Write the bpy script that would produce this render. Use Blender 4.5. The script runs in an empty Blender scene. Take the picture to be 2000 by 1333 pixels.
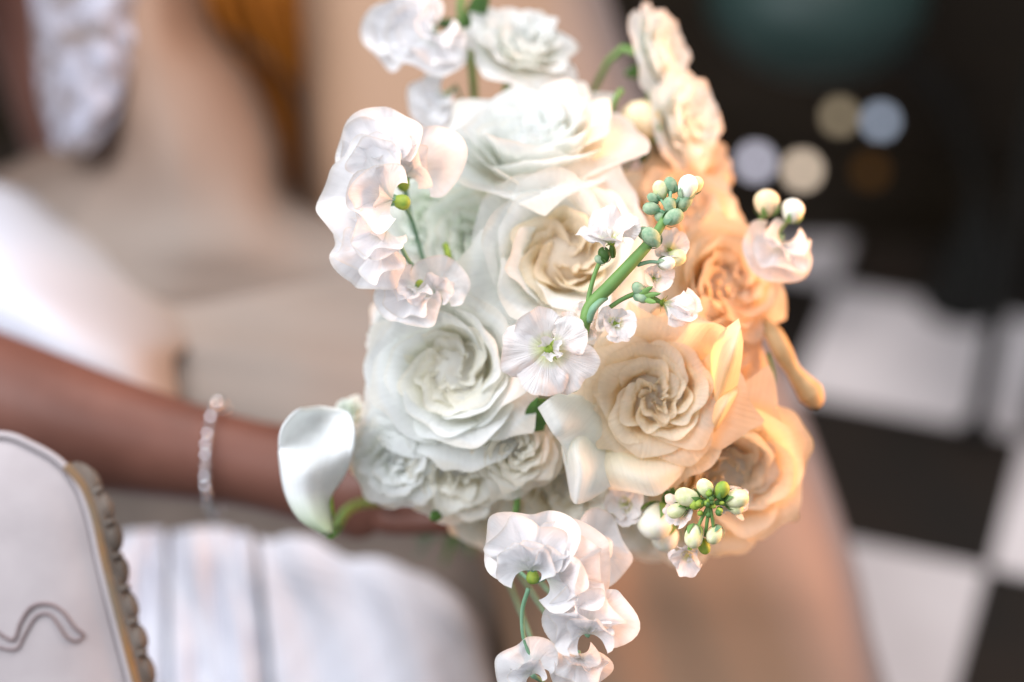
import bpy, math, random
import numpy as np
from mathutils import Vector, Matrix, Euler, noise as mnoise
R = math.radians
PI = math.pi
sc = bpy.context.scene
C = sc.collection

# ------------------------------------------------------------------ camera
PITCH = R(35.0)
CAM_H = 1.6
FPX = 85.0 / 36.0 * 2000.0
D0 = 1.46
fw = Vector((0, math.cos(PITCH), -math.sin(PITCH)))
up = Vector((0, math.sin(PITCH), math.cos(PITCH)))
rt = Vector((1, 0, 0))
CAM = Vector((0, 0, CAM_H))
cam_d = bpy.data.cameras.new('camera')
cam = bpy.data.objects.new('camera', cam_d)
C.objects.link(cam)
cam.location = CAM
cam.rotation_euler = (R(90) - PITCH, 0, 0)
cam_d.lens = 85
cam_d.sensor_width = 36
cam_d.clip_start = 0.05
cam_d.clip_end = 60
cam_d.dof.use_dof = True
cam_d.dof.focus_distance = D0
cam_d.dof.aperture_fstop = 1.55
sc.camera = cam

# ------------------------------------------------------------------ world, lamps, exposure
world = bpy.data.worlds.new('World')
sc.world = world
world.use_nodes = True
bg = world.node_tree.nodes['Background']
bg.inputs[0].default_value = (0.92, 0.93, 1.0, 1)
bg.inputs[1].default_value = 0.78


def cv(x, y, z):
    """vector given along camera right, up, and towards the camera"""
    return rt * x + up * y - fw * z


def cp(x, y, depth):
    return CAM + rt * x + up * y + fw * depth


def area(name, loc, target, size, power, col):
    l = bpy.data.lights.new(name, 'AREA')
    l.shape = 'DISK'
    l.size = size
    l.energy = power
    l.color = col
    o = bpy.data.objects.new(name, l)
    C.objects.link(o)
    o.location = loc
    o.rotation_euler = (target - loc).to_track_quat('-Z', 'Y').to_euler()
    return o


CENTRE = cp(0.02, 0.0, 1.55)
area('window_light', cp(-1.10, 0.85, 0.45), CENTRE, 1.7, 54, (0.89, 0.93, 1.0))
wl = area('warm_lamp', cp(0.80, 0.10, 1.66), cp(0.13, 0.02, 1.57), 0.50, 3.5, (1.0, 0.43, 0.17))
wl.data.spread = R(64)
area('ceiling_light', Vector((0.6, 2.0, 3.2)), Vector((0.6, 2.2, 0)), 0.8, 48, (1.0, 0.92, 0.90))  # added unseen lamp that brightens the floor tiles

sc.view_settings.view_transform = 'Standard'
sc.view_settings.look = 'None'
sc.view_settings.gamma = 1
sc.view_settings.exposure = -0.06
sc.cycles.use_denoising = True
sc.cycles.sample_clamp_indirect = 6
sc.cycles.max_bounces = 12
sc.cycles.diffuse_bounces = 8
sc.cycles.transmission_bounces = 10
sc.cycles.use_adaptive_sampling = False


# ------------------------------------------------------------------ helpers
def P(px, py, dd=0.0):
    d = D0 + dd
    return CAM + fw * d + rt * ((px - 1000) / FPX * d) + up * ((666.5 - py) / FPX * d)


def px2m(dd=0.0):
    return (D0 + dd) / FPX


def ground(px, py, z=0.0):
    v = fw + rt * ((px - 1000) / FPX) + up * ((666.5 - py) / FPX)
    return CAM + v * ((z - CAM_H) / v.z)


def empty(name, loc=(0, 0, 0), rot=None, label=None, cat=None, group=None, kind=None):
    o = bpy.data.objects.new(name, None)
    C.objects.link(o)
    o.empty_display_size = 0.02
    m = rot.to_4x4() if rot is not None else Matrix.Identity(4)
    m.translation = Vector(loc)
    o.matrix_world = m
    tag(o, label, cat, group, kind)
    return o


def tag(o, label=None, cat=None, group=None, kind=None):
    if label: o['label'] = label
    if cat: o['category'] = cat
    if group: o['group'] = group
    if kind: o['kind'] = kind
    return o


def frame(face, roll=0.0, ref=None):
    """rotation whose +Z is `face` (world), +Y is close to camera-up, turned by roll"""
    z = face.normalized()
    y = (ref if ref is not None else up)
    x = y.cross(z)
    if x.length < 1e-3:
        x = rt.copy()
    x.normalize()
    y = z.cross(x)
    m = Matrix((x, y, z)).transposed()
    return m @ Matrix.Rotation(roll, 3, 'Z')


def mesh_obj(name, verts, faces, mat, parent=None, uv=None, smooth=True):
    me = bpy.data.meshes.new(name)
    me.from_pydata([tuple(v) for v in verts], [], faces)
    if smooth:
        me.polygons.foreach_set('use_smooth', [True] * len(me.polygons))
    if uv is not None:
        l = me.uv_layers.new(name='UVMap')
        idx = np.zeros(len(me.loops), dtype=np.int32)
        me.loops.foreach_get('vertex_index', idx)
        l.data.foreach_set('uv', np.asarray(uv, dtype=np.float32)[idx].ravel())
    me.materials.append(mat)
    o = bpy.data.objects.new(name, me)
    C.objects.link(o)
    if parent: o.parent = parent
    return o


def grid_obj(name, G, mat, parent=None, uv=None, closed_u=False):
    """G: (nv, nu, 3) array of points"""
    nv, nu = G.shape[:2]
    f = []
    un = nu if closed_u else nu - 1
    for j in range(nv - 1):
        for i in range(un):
            a = j * nu + i
            b = j * nu + (i + 1) % nu
            f.append((a, b, b + nu, a + nu))
    if uv is None:
        U, V = np.meshgrid(np.linspace(0, 1, nu), np.linspace(0, 1, nv))
        uv = np.stack([U, V], -1).reshape(-1, 2)
    return mesh_obj(name, G.reshape(-1, 3), f, mat, parent, uv)


def solidify(o, th, off=0.0):
    m = o.modifiers.new('thickness', 'SOLIDIFY')
    m.thickness = th
    m.offset = off
    return o


def catmull(A, n, axis=0):
    A = np.moveaxis(np.asarray(A, float), axis, 0)
    k = len(A)
    t = np.linspace(0, k - 1, n)
    i = np.minimum(t.astype(int), k - 2)
    f = (t - i).reshape((-1,) + (1,) * (A.ndim - 1))
    g = lambda q: A[np.clip(q, 0, k - 1)]
    p0, p1, p2, p3 = g(i - 1), g(i), g(i + 1), g(i + 2)
    p0 = np.where((i == 0).reshape(f.shape), 2 * p1 - p2, p0)
    p3 = np.where((i + 2 > k - 1).reshape(f.shape), 2 * p2 - p1, p3)
    r = 0.5 * (2 * p1 + (p2 - p0) * f + (2 * p0 - 5 * p1 + 4 * p2 - p3) * f ** 2 + (3 * p1 - p0 - 3 * p2 + p3) * f ** 3)
    return np.moveaxis(r, 0, axis)


def tube(name, pts, rad, mat, parent=None, seg=8, n=None, cap=True):
    """tapered tube through pts (world or parent-local); rad scalar or list"""
    pts = np.array([tuple(p) for p in pts], float)
    rr = np.array(rad if hasattr(rad, '__len__') else [rad] * len(pts), float)
    if n is None: n = max(4, 5 * (len(pts) - 1) + 1)
    Q = catmull(pts, n)
    rs = np.interp(np.linspace(0, len(rr) - 1, n), np.arange(len(rr)), rr)
    V = []
    prev = None
    for k in range(n):
        t = Vector(Q[min(k + 1, n - 1)] - Q[max(k - 1, 0)])
        if t.length < 1e-9: t = Vector((0, 0, 1))
        t.normalize()
        if prev is None:
            x = t.orthogonal().normalized()
        else:
            x = (prev - t * prev.dot(t)).normalized()
        prev = x
        y = t.cross(x)
        for s in range(seg):
            a = 2 * PI * s / seg
            V.append(Vector(Q[k]) + (x * math.cos(a) + y * math.sin(a)) * rs[k])
    f = []
    for k in range(n - 1):
        for s in range(seg):
            a = k * seg + s
            b = k * seg + (s + 1) % seg
            f.append((a, b, b + seg, a + seg))
    if cap:
        f.append(tuple(reversed(range(seg))))
        f.append(tuple(range((n - 1) * seg, n * seg)))
    uv = [((i % seg) / seg, (i // seg) / n) for i in range(len(V))]
    return mesh_obj(name, V, f, mat, parent, uv)


# ------------------------------------------------------------------ materials
def new_mat(name):
    m = bpy.data.materials.new(name)
    m.use_nodes = True
    m.node_tree.nodes.clear()
    return m, m.node_tree.nodes, m.node_tree.links


def petal_mat(name, tip, base, transl=0.56, vein=0.13, split=0.55, rough=0.5, tcol=None):
    m, N, L = new_mat(name)
    out = N.new('ShaderNodeOutputMaterial')
    uvn = N.new('ShaderNodeUVMap')
    sep = N.new('ShaderNodeSeparateXYZ')
    L.new(uvn.outputs[0], sep.inputs[0])
    ramp = N.new('ShaderNodeValToRGB')
    ramp.color_ramp.elements[0].color = (*base, 1)
    ramp.color_ramp.elements[0].position = 0.05
    ramp.color_ramp.elements[1].color = (*tip, 1)
    ramp.color_ramp.elements[1].position = split + 0.3
    el = ramp.color_ramp.elements.new(0.93); el.color = (*tip, 1)
    el = ramp.color_ramp.elements.new(1.0); el.color = (tip[0] * 0.95, tip[1] * 0.91, tip[2] * 0.85, 1)
    L.new(sep.outputs[1], ramp.inputs[0])
    # blotches
    nt = N.new('ShaderNodeTexNoise')
    nt.inputs['Scale'].default_value = 90
    nt.inputs['Detail'].default_value = 4
    tc = N.new('ShaderNodeTexCoord')
    L.new(tc.outputs['Object'], nt.inputs['Vector'])
    mx = N.new('ShaderNodeMixRGB')
    mx.blend_type = 'MULTIPLY'
    mr = N.new('ShaderNodeMapRange')
    mr.inputs[1].default_value = 0.3; mr.inputs[2].default_value = 0.75
    mr.inputs[3].default_value = 0.93; mr.inputs[4].default_value = 1.02
    L.new(nt.outputs[0], mr.inputs[0])
    mx.inputs[0].default_value = 1
    L.new(ramp.outputs[0], mx.inputs[1])
    vr = N.new('ShaderNodeMapRange')
    vr.inputs[1].default_value = 0.35; vr.inputs[2].default_value = 0.6
    vr.inputs[3].default_value = 0.955; vr.inputs[4].default_value = 1.0
    vq = N.new('ShaderNodeMath'); vq.operation = 'MULTIPLY'
    L.new(mr.outputs[0], vq.inputs[0]); L.new(vr.outputs[0], vq.inputs[1])
    L.new(vq.outputs[0], mx.inputs[2])
    # veins as fine relief along the petal
    vm = N.new('ShaderNodeMapping')
    vm.inputs['Scale'].default_value = (34, 2.2, 1)
    L.new(uvn.outputs[0], vm.inputs[0])
    vn = N.new('ShaderNodeTexNoise')
    vn.inputs['Scale'].default_value = 1.0
    vn.inputs['Detail'].default_value = 3
    L.new(vm.outputs[0], vn.inputs['Vector'])
    L.new(vn.outputs[0], vr.inputs[0])
    bp = N.new('ShaderNodeBump')
    bp.inputs['Strength'].default_value = vein * 3
    bp.inputs['Distance'].default_value = 0.0013
    L.new(vn.outputs[0], bp.inputs['Height'])
    pb = N.new('ShaderNodeBsdfPrincipled')
    pb.inputs['Roughness'].default_value = rough
    pb.inputs['Specular IOR Level'].default_value = 0.22
    L.new(mx.outputs[0], pb.inputs['Base Color'])
    L.new(bp.outputs[0], pb.inputs['Normal'])
    tr = N.new('ShaderNodeBsdfTranslucent')
    hs = N.new('ShaderNodeMixRGB')
    hs.blend_type = 'MULTIPLY'
    hs.inputs[0].default_value = 1
    hs.inputs[2].default_value = (*(tcol or (1.0, 0.93, 0.78)), 1)
    L.new(mx.outputs[0], hs.inputs[1])
    L.new(hs.outputs[0], tr.inputs[0])
    L.new(bp.outputs[0], tr.inputs['Normal'])
    ms = N.new('ShaderNodeMixShader')
    ms.inputs[0].default_value = transl
    L.new(pb.outputs[0], ms.inputs[1])
    L.new(tr.outputs[0], ms.inputs[2])
    L.new(ms.outputs[0], out.inputs[0])
    return m


def plain_mat(name, col, rough=0.5, metal=0.0, col2=None, scale=20, bump=0.0, bscale=None, bdist=0.002,
              spec=0.25, sheen=0.0, coord='Object', stretch=None, sss=0.0, coat=0.0):
    m, N, L = new_mat(name)
    out = N.new('ShaderNodeOutputMaterial')
    pb = N.new('ShaderNodeBsdfPrincipled')
    pb.inputs['Roughness'].default_value = rough
    pb.inputs['Metallic'].default_value = metal
    pb.inputs['Specular IOR Level'].default_value = spec
    pb.inputs['Sheen Weight'].default_value = sheen
    pb.inputs['Coat Weight'].default_value = coat
    if sss:
        pb.inputs['Subsurface Weight'].default_value = sss
        pb.inputs['Subsurface Radius'].default_value = (0.01, 0.004, 0.002)
        pb.inputs['Subsurface Scale'].default_value = 1.0
    tc = N.new('ShaderNodeTexCoord')
    mp = N.new('ShaderNodeMapping')
    if stretch: mp.inputs['Scale'].default_value = stretch
    L.new(tc.outputs[coord], mp.inputs[0])
    nt = N.new('ShaderNodeTexNoise')
    nt.inputs['Scale'].default_value = scale
    nt.inputs['Detail'].default_value = 5
    L.new(mp.outputs[0], nt.inputs['Vector'])
    rp = N.new('ShaderNodeValToRGB')
    rp.color_ramp.elements[0].position = 0.35
    rp.color_ramp.elements[1].position = 0.65
    rp.color_ramp.elements[0].color = (*(col2 or tuple(c * 0.8 for c in col)), 1)
    rp.color_ramp.elements[1].color = (*col, 1)
    L.new(nt.outputs[0], rp.inputs[0])
    L.new(rp.outputs[0], pb.inputs['Base Color'])
    if bump:
        bt = N.new('ShaderNodeTexNoise')
        bt.inputs['Scale'].default_value = bscale or scale * 4
        bt.inputs['Detail'].default_value = 4
        L.new(mp.outputs[0], bt.inputs['Vector'])
        bp = N.new('ShaderNodeBump')
        bp.inputs['Strength'].default_value = bump
        bp.inputs['Distance'].default_value = bdist
        L.new(bt.outputs[0], bp.inputs['Height'])
        L.new(bp.outputs[0], pb.inputs['Normal'])
    L.new(pb.outputs[0], out.inputs[0])
    return m


def emit_mat(name, col, strength):
    m, N, L = new_mat(name)
    out = N.new('ShaderNodeOutputMaterial')
    e = N.new('ShaderNodeEmission')
    e.inputs[0].default_value = (*col, 1)
    e.inputs[1].default_value = strength
    L.new(e.outputs[0], out.inputs[0])
    return m


M = {}
M['rose_white'] = petal_mat('rose petal white', (0.91, 0.92, 0.92), (0.89, 0.89, 0.80), tcol=(0.98, 1.0, 0.96))
M['rose_cream'] = petal_mat('rose petal cream', (0.92, 0.84, 0.70), (0.90, 0.77, 0.48), split=0.6, vein=0.16)
M['rose_ivory'] = petal_mat('rose petal ivory', (0.90, 0.90, 0.86), (0.89, 0.85, 0.66), split=0.6, tcol=(1, 0.97, 0.88))
M['rose_green'] = petal_mat('rose petal greenish white', (0.90, 0.92, 0.89), (0.84, 0.89, 0.74), tcol=(0.95, 1.0, 0.93))
M['rose_peach'] = petal_mat('rose petal peach', (0.88, 0.76, 0.60), (0.86, 0.64, 0.32), split=0.55)
M['sweet'] = petal_mat('sweet pea petal', (0.90, 0.90, 0.91), (0.84, 0.87, 0.80), transl=0.42, vein=0.16, split=0.2,
                       tcol=(0.97, 0.97, 0.98))
M['stock'] = petal_mat('stock petal', (0.88, 0.86, 0.86), (0.72, 0.80, 0.35), transl=0.35, vein=0.2, split=0.12,
                       tcol=(0.98, 0.94, 0.92))
M['calla'] = petal_mat('calla spathe', (0.92, 0.93, 0.93), (0.66, 0.78, 0.52), transl=0.25, vein=0.05, split=0.0,
                       rough=0.35, tcol=(0.95, 1, 0.95))
M['stem'] = plain_mat('green stem', (0.17, 0.30, 0.08), 0.5, col2=(0.12, 0.24, 0.07), scale=60, bump=0.2, bscale=300, bdist=0.0004)
M['stem_blue'] = plain_mat('blue green stem', (0.22, 0.38, 0.25), 0.55, col2=(0.15, 0.30, 0.17), scale=80, bump=0.2, bscale=400, bdist=0.0004)
M['leaf'] = plain_mat('leaf green', (0.08, 0.17, 0.04), 0.45, col2=(0.05, 0.11, 0.03), scale=60, bump=0.3, bscale=150, bdist=0.0006)
M['core'] = plain_mat('lime green core', (0.33, 0.42, 0.06), 0.5, col2=(0.20, 0.32, 0.05), scale=200)
M['bud'] = plain_mat('green bud', (0.36, 0.46, 0.30), 0.6, col2=(0.20, 0.33, 0.20), scale=260, bump=0.5, bscale=350, bdist=0.0006)
M['bud_cream'] = plain_mat('cream bud', (0.78, 0.76, 0.52), 0.6, col2=(0.58, 0.62, 0.30), scale=220, bump=0.3, bscale=200, bdist=0.0006)
M['bud_white'] = plain_mat('white bud', (0.86, 0.87, 0.82), 0.5, col2=(0.80, 0.82, 0.66), scale=120, bump=0.3, bscale=200, bdist=0.0006)
M['bud_peach'] = plain_mat('peach bud', (0.84, 0.70, 0.48), 0.5, col2=(0.78, 0.62, 0.36), scale=120, bump=0.3, bscale=200, bdist=0.0006)


M['tan_bud'] = plain_mat('tan bud', (0.50, 0.37, 0.20), 0.7, col2=(0.36, 0.25, 0.12), scale=60, bump=0.4, bscale=120, bdist=0.0008)


def rnd(seed):
    return random.Random(seed)


# ------------------------------------------------------------------ petals
def wrap_petal(parent, mat, Rr, phi0, W, r0, rr, hz, rise=1.0, curl=0.2, point=0.0, spiral=0.12, ruf=0.02, rng=None,
               nu=15, nv=11, base_z=0.0, side=0.0, kruf=5.0, tuck=0.0, name='petal'):
    """cupped petal around +Z. Rr overall radius; rr,hz rim radius and height in units of Rr"""
    rng = rng or random
    u = np.linspace(-1, 1, nu)[None, :]
    v = np.linspace(0, 1, nv)[:, None]
    pk = rng.uniform(0, 6.28)
    pk2 = rng.uniform(0, 6.28)
    asym = rng.uniform(-0.15, 0.15)
    out = 1 - 0.30 * np.abs(u + asym * (1 - u * u)) ** 2.6 + point * 0.16 * np.exp(-(np.abs(u - asym) / 0.22) ** 1.4)
    t = v * out
    tt = np.clip(t, 0, 1.3)
    wid = 0.42 + 0.58 * np.sin(np.clip(t / 0.62, 0, 1) * PI / 2)
    # sides pinch towards the tip when pointed
    wid = wid * (1 - point * 0.22 * np.clip((t - 0.65) / 0.35, 0, 1.5) ** 1.5)
    phi = phi0 + u * W * wid
    r = r0 + (rr - r0) * (1 - (1 - np.clip(tt, 0, 1)) ** rise)
    r = r + (tt > 1) * (tt - 1) * 0.5
    z = base_z + (hz - base_z) * tt ** 1.25
    q = np.clip((tt - 0.62) / 0.38, 0, 1.7) ** 2
    r = r + curl * q * 0.26 - tuck * q * 0.2
    z = z - curl * q * 0.20
    # side edges folding outwards
    e = np.abs(u) ** 3
    r = r + side * e * tt * 0.16
    z = z - side * e * tt * 0.12
    r = r * (1 + spiral * u)
    wv = tt ** 2
    ph2 = kruf * u + pk
    r = r + ruf * wv * np.sin(ph2) + 0.5 * ruf * wv * np.sin(2.3 * kruf * u + pk2)
    z = z + 0.6 * ruf * wv * np.sin(1.3 * kruf * u + pk2)
    # gentle buckling over the whole petal
    r = r + 0.018 * np.sin(3.1 * tt + pk) * np.sin(2.2 * u + pk2)
    # small irregular crumples and a nicked rim
    for kk in range(4):
        fu, ft = rng.uniform(3, 9), rng.uniform(1, 6)
        am = 0.011 / (1 + kk * 0.35)
        wvv = am * np.sin(fu * u + ft * tt + rng.uniform(0, 6.28)) * (0.25 + tt ** 2)
        r = r + wvv
        z = z + 0.5 * wvv
    z = z + 0.008 * (v > 0.97) * np.sin(23 * u + pk) * np.sin(9 * u + pk2)
    X = np.stack([r * np.cos(phi), r * np.sin(phi), z + 0 * phi], -1) * Rr
    U = np.broadcast_to((u + 1) / 2, t.shape)
    uv = np.stack([U, np.clip(t, 0, 1)], -1).reshape(-1, 2)
    return grid_obj(name, X, mat, parent, uv)


def deeper(dd):
    """blooms round the rim of the bouquet sit well behind its front"""
    return dd if dd < 0.06 else 0.06 + (dd - 0.06) * 1.4


def rose(px, py, dd, Rpx, face, label, mat, seed, roll=0.0, style='garden', res=1.0, depth=0.85, cat='rose',
         group='white and cream roses of the bouquet', stem=True, mats=None):
    rng = rnd(seed)
    dd = deeper(dd)
    Rr = Rpx * px2m(dd)
    f = cv(*face).normalized()
    H = depth * Rr
    base = P(px, py, dd) - f * H
    root = empty('rose', base, frame(f, roll), label, cat, group)
    nu = max(9, int(19 * res)); nv = max(7, int(14 * res))
    kw = dict(rng=rng, nu=nu, nv=nv)
    m = M[mat]
    mi = M[(mats or {}).get('inner', mat)]

    def ring(n, W, rr, hz, curl, point=0.0, spiral=0.12, ruf=0.02, rise=1.8, side=0.0, start=0.0, jit=0.12, kruf=5, tuck=0, mm=None, nn=None):
        for k in range(n):
            a = start + 2 * PI * k / n + rng.uniform(-jit, jit)
            wrap_petal(root, mm or m, Rr, a, W * rng.uniform(0.9, 1.1), 0.04, rr * rng.uniform(0.94, 1.06),
                       hz * rng.uniform(0.95, 1.05), rise=rise, curl=curl * rng.uniform(0.6, 1.4), point=point * rng.uniform(0.3, 1.3),
                       spiral=spiral, ruf=ruf, side=side * rng.uniform(0.4, 1.5), kruf=kruf * rng.uniform(0.8, 1.2), tuck=tuck, **kw)
    h = depth
    if style == 'garden':
        ring(3, 1.3, 0.09, h * 0.95, 0.35, spiral=0.75, ruf=0.045, rise=3, kruf=6, mm=mi, jit=0.3)
        ring(4, 1.25, 0.19, h * 0.97, 0.50, spiral=0.60, ruf=0.040, rise=3, kruf=5, start=0.4, mm=mi, jit=0.25)
        ring(5, 1.15, 0.30, h * 1.0, 0.55, spiral=0.48, ruf=0.034, rise=2.8, start=0.2, mm=mi, jit=0.2)
        ring(5, 1.05, 0.43, h * 0.98, 0.60, spiral=0.32, ruf=0.030, rise=2.5, start=0.7, side=0.2)
        ring(5, 1.05, 0.58, h * 0.92, 0.65, point=0.3, spiral=0.18, ruf=0.02, rise=2.1, start=0.1, side=0.4)
        ring(5, 1.00, 0.74, h * 0.78, 0.70, point=0.7, spiral=0.12, ruf=0.02, rise=1.8, start=0.9, side=0.8)
        ring(6, 0.85, 0.90, h * 0.58, 0.80, point=1.0, spiral=0.10, ruf=0.02, rise=1.6, start=0.3, side=1.0)
    elif style == 'open':      # open cup with a folded heart
        ring(3, 1.2, 0.12, h * 0.70, 0.30, spiral=0.6, ruf=0.04, rise=3, kruf=6, mm=mi, jit=0.3)
        ring(5, 1.1, 0.25, h * 0.78, 0.50, spiral=0.45, ruf=0.04, rise=3, kruf=5, mm=mi, jit=0.2)
        ring(5, 1.1, 0.40, h * 0.88, 0.60, spiral=0.32, ruf=0.035, rise=2.8, start=0.5, mm=mi)
        ring(5, 1.05, 0.57, h * 0.98, 0.60, spiral=0.2, ruf=0.03, rise=2.4, start=0.2, side=0.3)
        ring(5, 1.0, 0.76, h * 0.88, 0.70, point=0.5, spiral=0.12, ruf=0.03, rise=2.0, start=0.8, side=0.8)
        ring(6, 0.85, 0.93, h * 0.65, 0.80, point=0.7, spiral=0.1, ruf=0.03, rise=1.7, start=0.4, side=1.0)
    elif style == 'spray':     # small ruffled spray rose or lisianthus
        ring(3, 1.3, 0.14, h * 0.88, 0.35, spiral=0.6, ruf=0.05, rise=3, kruf=6, mm=mi, jit=0.3)
        ring(4, 1.15, 0.32, h * 0.96, 0.55, spiral=0.4, ruf=0.05, rise=2.8, kruf=6, mm=mi, jit=0.2)
        ring(5, 1.1, 0.52, h * 1.0, 0.65, spiral=0.25, ruf=0.06, rise=2.3, kruf=6, start=0.4)
        ring(5, 1.0, 0.76, h * 0.82, 0.75, spiral=0.14, ruf=0.06, rise=1.9, kruf=6, start=0.9, side=0.4, point=0.3)
        ring(5, 0.95, 0.92, h * 0.50, 0.8, spiral=0.1, ruf=0.05, rise=1.6, kruf=6, start=0.1, side=0.6, point=0.4)
    # added core inside the bloom that bounces light into the petal creases
    blob('petal_base', Vector((0, 0, 0.30 * h * Rr)), Vector((0, 0, 1)), 0.42 * Rr, 0.26 * h * Rr, mi, root, seg=14, rings=8)
    if stem:
        make_stem(root, base)
    return root


BIND = P(905, 965, 0.30)     # where the hand closes on the stems


def make_stem(root, base, r=0.0022, mat='stem', n=8):
    inv = root.matrix_world.inverted()
    z = root.matrix_world.to_3x3() @ Vector((0, 0, 1))
    p0 = base
    p1 = base - z * 0.035
    jit = Vector((rnd(root.name).uniform(-1, 1), rnd(root.name + 'a').uniform(-1, 1), rnd(root.name + 'b').uniform(-1, 1))) * 0.009
    b = BIND + jit
    tail = b + (b - CENTRE).normalized() * 0.06 + jit * 1.5
    mid = p1.lerp(b, 0.5) - z * 0.01
    pts = [inv @ q for q in (p0, p1, mid, b, tail)]
    tube('stem', pts, [r * 1.5, r, r, r, r], M[mat], root, seg=6, n=14)


def fan_petal(parent, mat, L, spread, a0=0.0, ruf=0.08, k=6, cup=0.1, tilt=0.0, notch=0.0, rng=None, nu=25, nv=12,
              claw=0.06, fold=0.0, z0=0.0, name='petal', edge=0.0, round_=0.25, wrinkle=0.012):
    """ruffled fan-shaped petal in the local XY plane rising along +Y (turned by a0 about Z), pitched towards +Z by tilt"""
    rng = rng or random
    s = np.linspace(-1, 1, nu)[None, :]
    t = np.linspace(0, 1, nv)[:, None]
    p1, p2, p3 = (rng.uniform(0, 6.28) for _ in range(3))
    a = s * spread * (0.35 + 0.65 * t ** 0.5)
    out = 1 - round_ * np.abs(s) ** 3 - notch * np.exp(-(s / 0.14) ** 2) + 0.035 * np.sin(k * 1.3 * s + p3) + edge * np.sin(19 * s + p1)
    rho = L * (claw + (1 - claw) * t) * (1 + (out - 1) * t ** (2 if round_ < 0.5 else 0.7))
    x = rho * np.sin(a)
    y = rho * np.cos(a)
    w = t ** 1.7
    z = cup * L * t ** 2 + ruf * L * w * (np.sin(k * s + p1) + 0.45 * np.sin(2.1 * k * s + p2)) + fold * L * np.abs(s) ** 1.5 * t
    # ruffling gathers the rim sideways too
    x = x + 0.45 * ruf * L * w * np.sin(2 * k * s + p2)
    y = y + 0.5 * ruf * L * w * np.cos(k * 1.2 * s + p3)
    z = z + 0.02 * L * np.sin(4 * t + p2) * np.cos(3 * s + p1)
    off = rng.uniform(0, 50)
    z = z + wrinkle * L * np.array([[mnoise.noise(Vector((float(s[0, i]) * 3.2 + off, float(t[j, 0]) * 3.5, off))) for i in range(nu)] for j in range(nv)]) * t * 2.2
    Y = y * math.cos(tilt) - z * math.sin(tilt)
    Z = y * math.sin(tilt) + z * math.cos(tilt) + z0
    ca, sa = math.cos(a0), math.sin(a0)
    X2 = x * ca - Y * sa
    Y2 = x * sa + Y * ca
    G = np.stack([X2, Y2, Z + 0 * X2], -1)
    uv = np.stack([np.broadcast_to((s + 1) / 2, x.shape), np.broadcast_to(t, x.shape)], -1).reshape(-1, 2)
    return grid_obj(name, G, mat, parent, uv)


def blob(name, c, ax, r, L, mat, parent, seg=10, rings=8, power=0.0, groove=0.0):
    """ovoid along unit vector ax, centred at c, half-length L, radius r"""
    z = ax.normalized(); x = z.orthogonal().normalized(); y = z.cross(x)
    V = []
    for j in range(rings + 1):
        th = PI * j / rings
        rad = math.sin(th) * (1 + power * math.cos(th))
        for i in range(seg):
            a = 2 * PI * i / seg
            rr = r * rad * (1 + groove * math.cos(4 * a + 2.0 * th))
            V.append(c + x * rr * math.cos(a) + y * rr * math.sin(a) + z * (-L * math.cos(th)))
    f = []
    for j in range(rings):
        for i in range(seg):
            a = j * seg + i; b = j * seg + (i + 1) % seg
            f.append((a, b, b + seg, a + seg))
    uv = [((i % seg) / seg, (i // seg) / rings) for i in range(len(V))]
    return mesh_obj(name, V, f, mat, parent, uv)


def sepal(parent, base, ax, outd, L, w, mat, name='sepal', bend=0.35, wrap=0.3):
    """narrow pointed leaflet starting at base, running along ax and leaning by bend towards outd"""
    ax = ax.normalized(); outd = (outd - ax * outd.dot(ax)).normalized()
    sd = ax.cross(outd)
    nu, nv = 5, 8
    G = np.zeros((nv, nu, 3))
    for j in range(nv):
        t = j / (nv - 1)
        ww = w * (math.sin(PI * min(1, 0.18 + 0.82 * t)) ** 0.8) if t < 0.999 else 0
        for i in range(nu):
            s = -1 + 2 * i / (nu - 1)
            p = base + ax * (L * t) + outd * (L * bend * (t ** 2) - wrap * w * s * s + w * 0.55) + sd * (s * ww)
            G[j, i] = p
    return grid_obj(name, G, mat, parent)


# ------------------------------------------------------------------ ROSES
W_ = 'rose_white'; I_ = 'rose_ivory'; Cc = 'rose_cream'; Gn = 'rose_green'; Pk = 'rose_peach'
focus = rose(1283, 775, 0.022, 156, (0.0, 0.02, 1), 'cream garden rose in sharp focus with a swirled pinwheel heart', Cc, 11,
             roll=0.4, res=1.7, depth=0.62)
rose(1452, 950, 0.060, 150, (0.30, -0.30, 1), 'large peach-cream rose at the lower right, behind the sprig of green-tipped buds', Cc, 12, roll=1.0, res=1.3, style='open')
rose(862, 722, 0.045, 168, (-0.28, 0.05, 1), 'large white rose on the left half, directly above the three small roses', W_, 13, roll=0.2, res=1.4, style='open', mats={'inner': I_})
rose(760, 905, 0.072, 98, (-0.35, -0.25, 1), 'small white rose at the lower left, right beside the calla lily', W_, 14, roll=0.5, style='spray')
rose(885, 930, 0.068, 112, (-0.1, -0.35, 1), 'small crowded cream rose, middle one of three below the large white rose', I_, 15, roll=0.1, style='spray')
rose(1008, 882, 0.055, 88, (0.05, -0.15, 1), 'small round cream rose tucked left of the long white pointed petal', I_, 16, roll=0.9, style='garden')
rose(1030, 205, 0.085, 172, (-0.12, 0.80, 0.60), 'largest white rose near the top, seen from the side with layered outer petals', W_, 17, roll=0.5, res=1.3, depth=0.98, style='open')
rose(1108, 480, 0.045, 172, (0.05, 0.25, 1), 'white rose with an open cream heart behind the tall green bud spike', W_, 18, roll=0.7, res=1.3, style='open', mats={'inner': Cc})
rose(925, 450, 0.070, 112, (-0.2, 0.30, 1), 'soft greenish white rose below the largest top rose', Gn, 19, style='spray')
rose(1452, 545, 0.085, 125, (0.55, 0.15, 0.9), 'blurred golden peach rose on the right edge of the bouquet', Pk, 20, roll=0.3, res=1.1, style='open')
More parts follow.
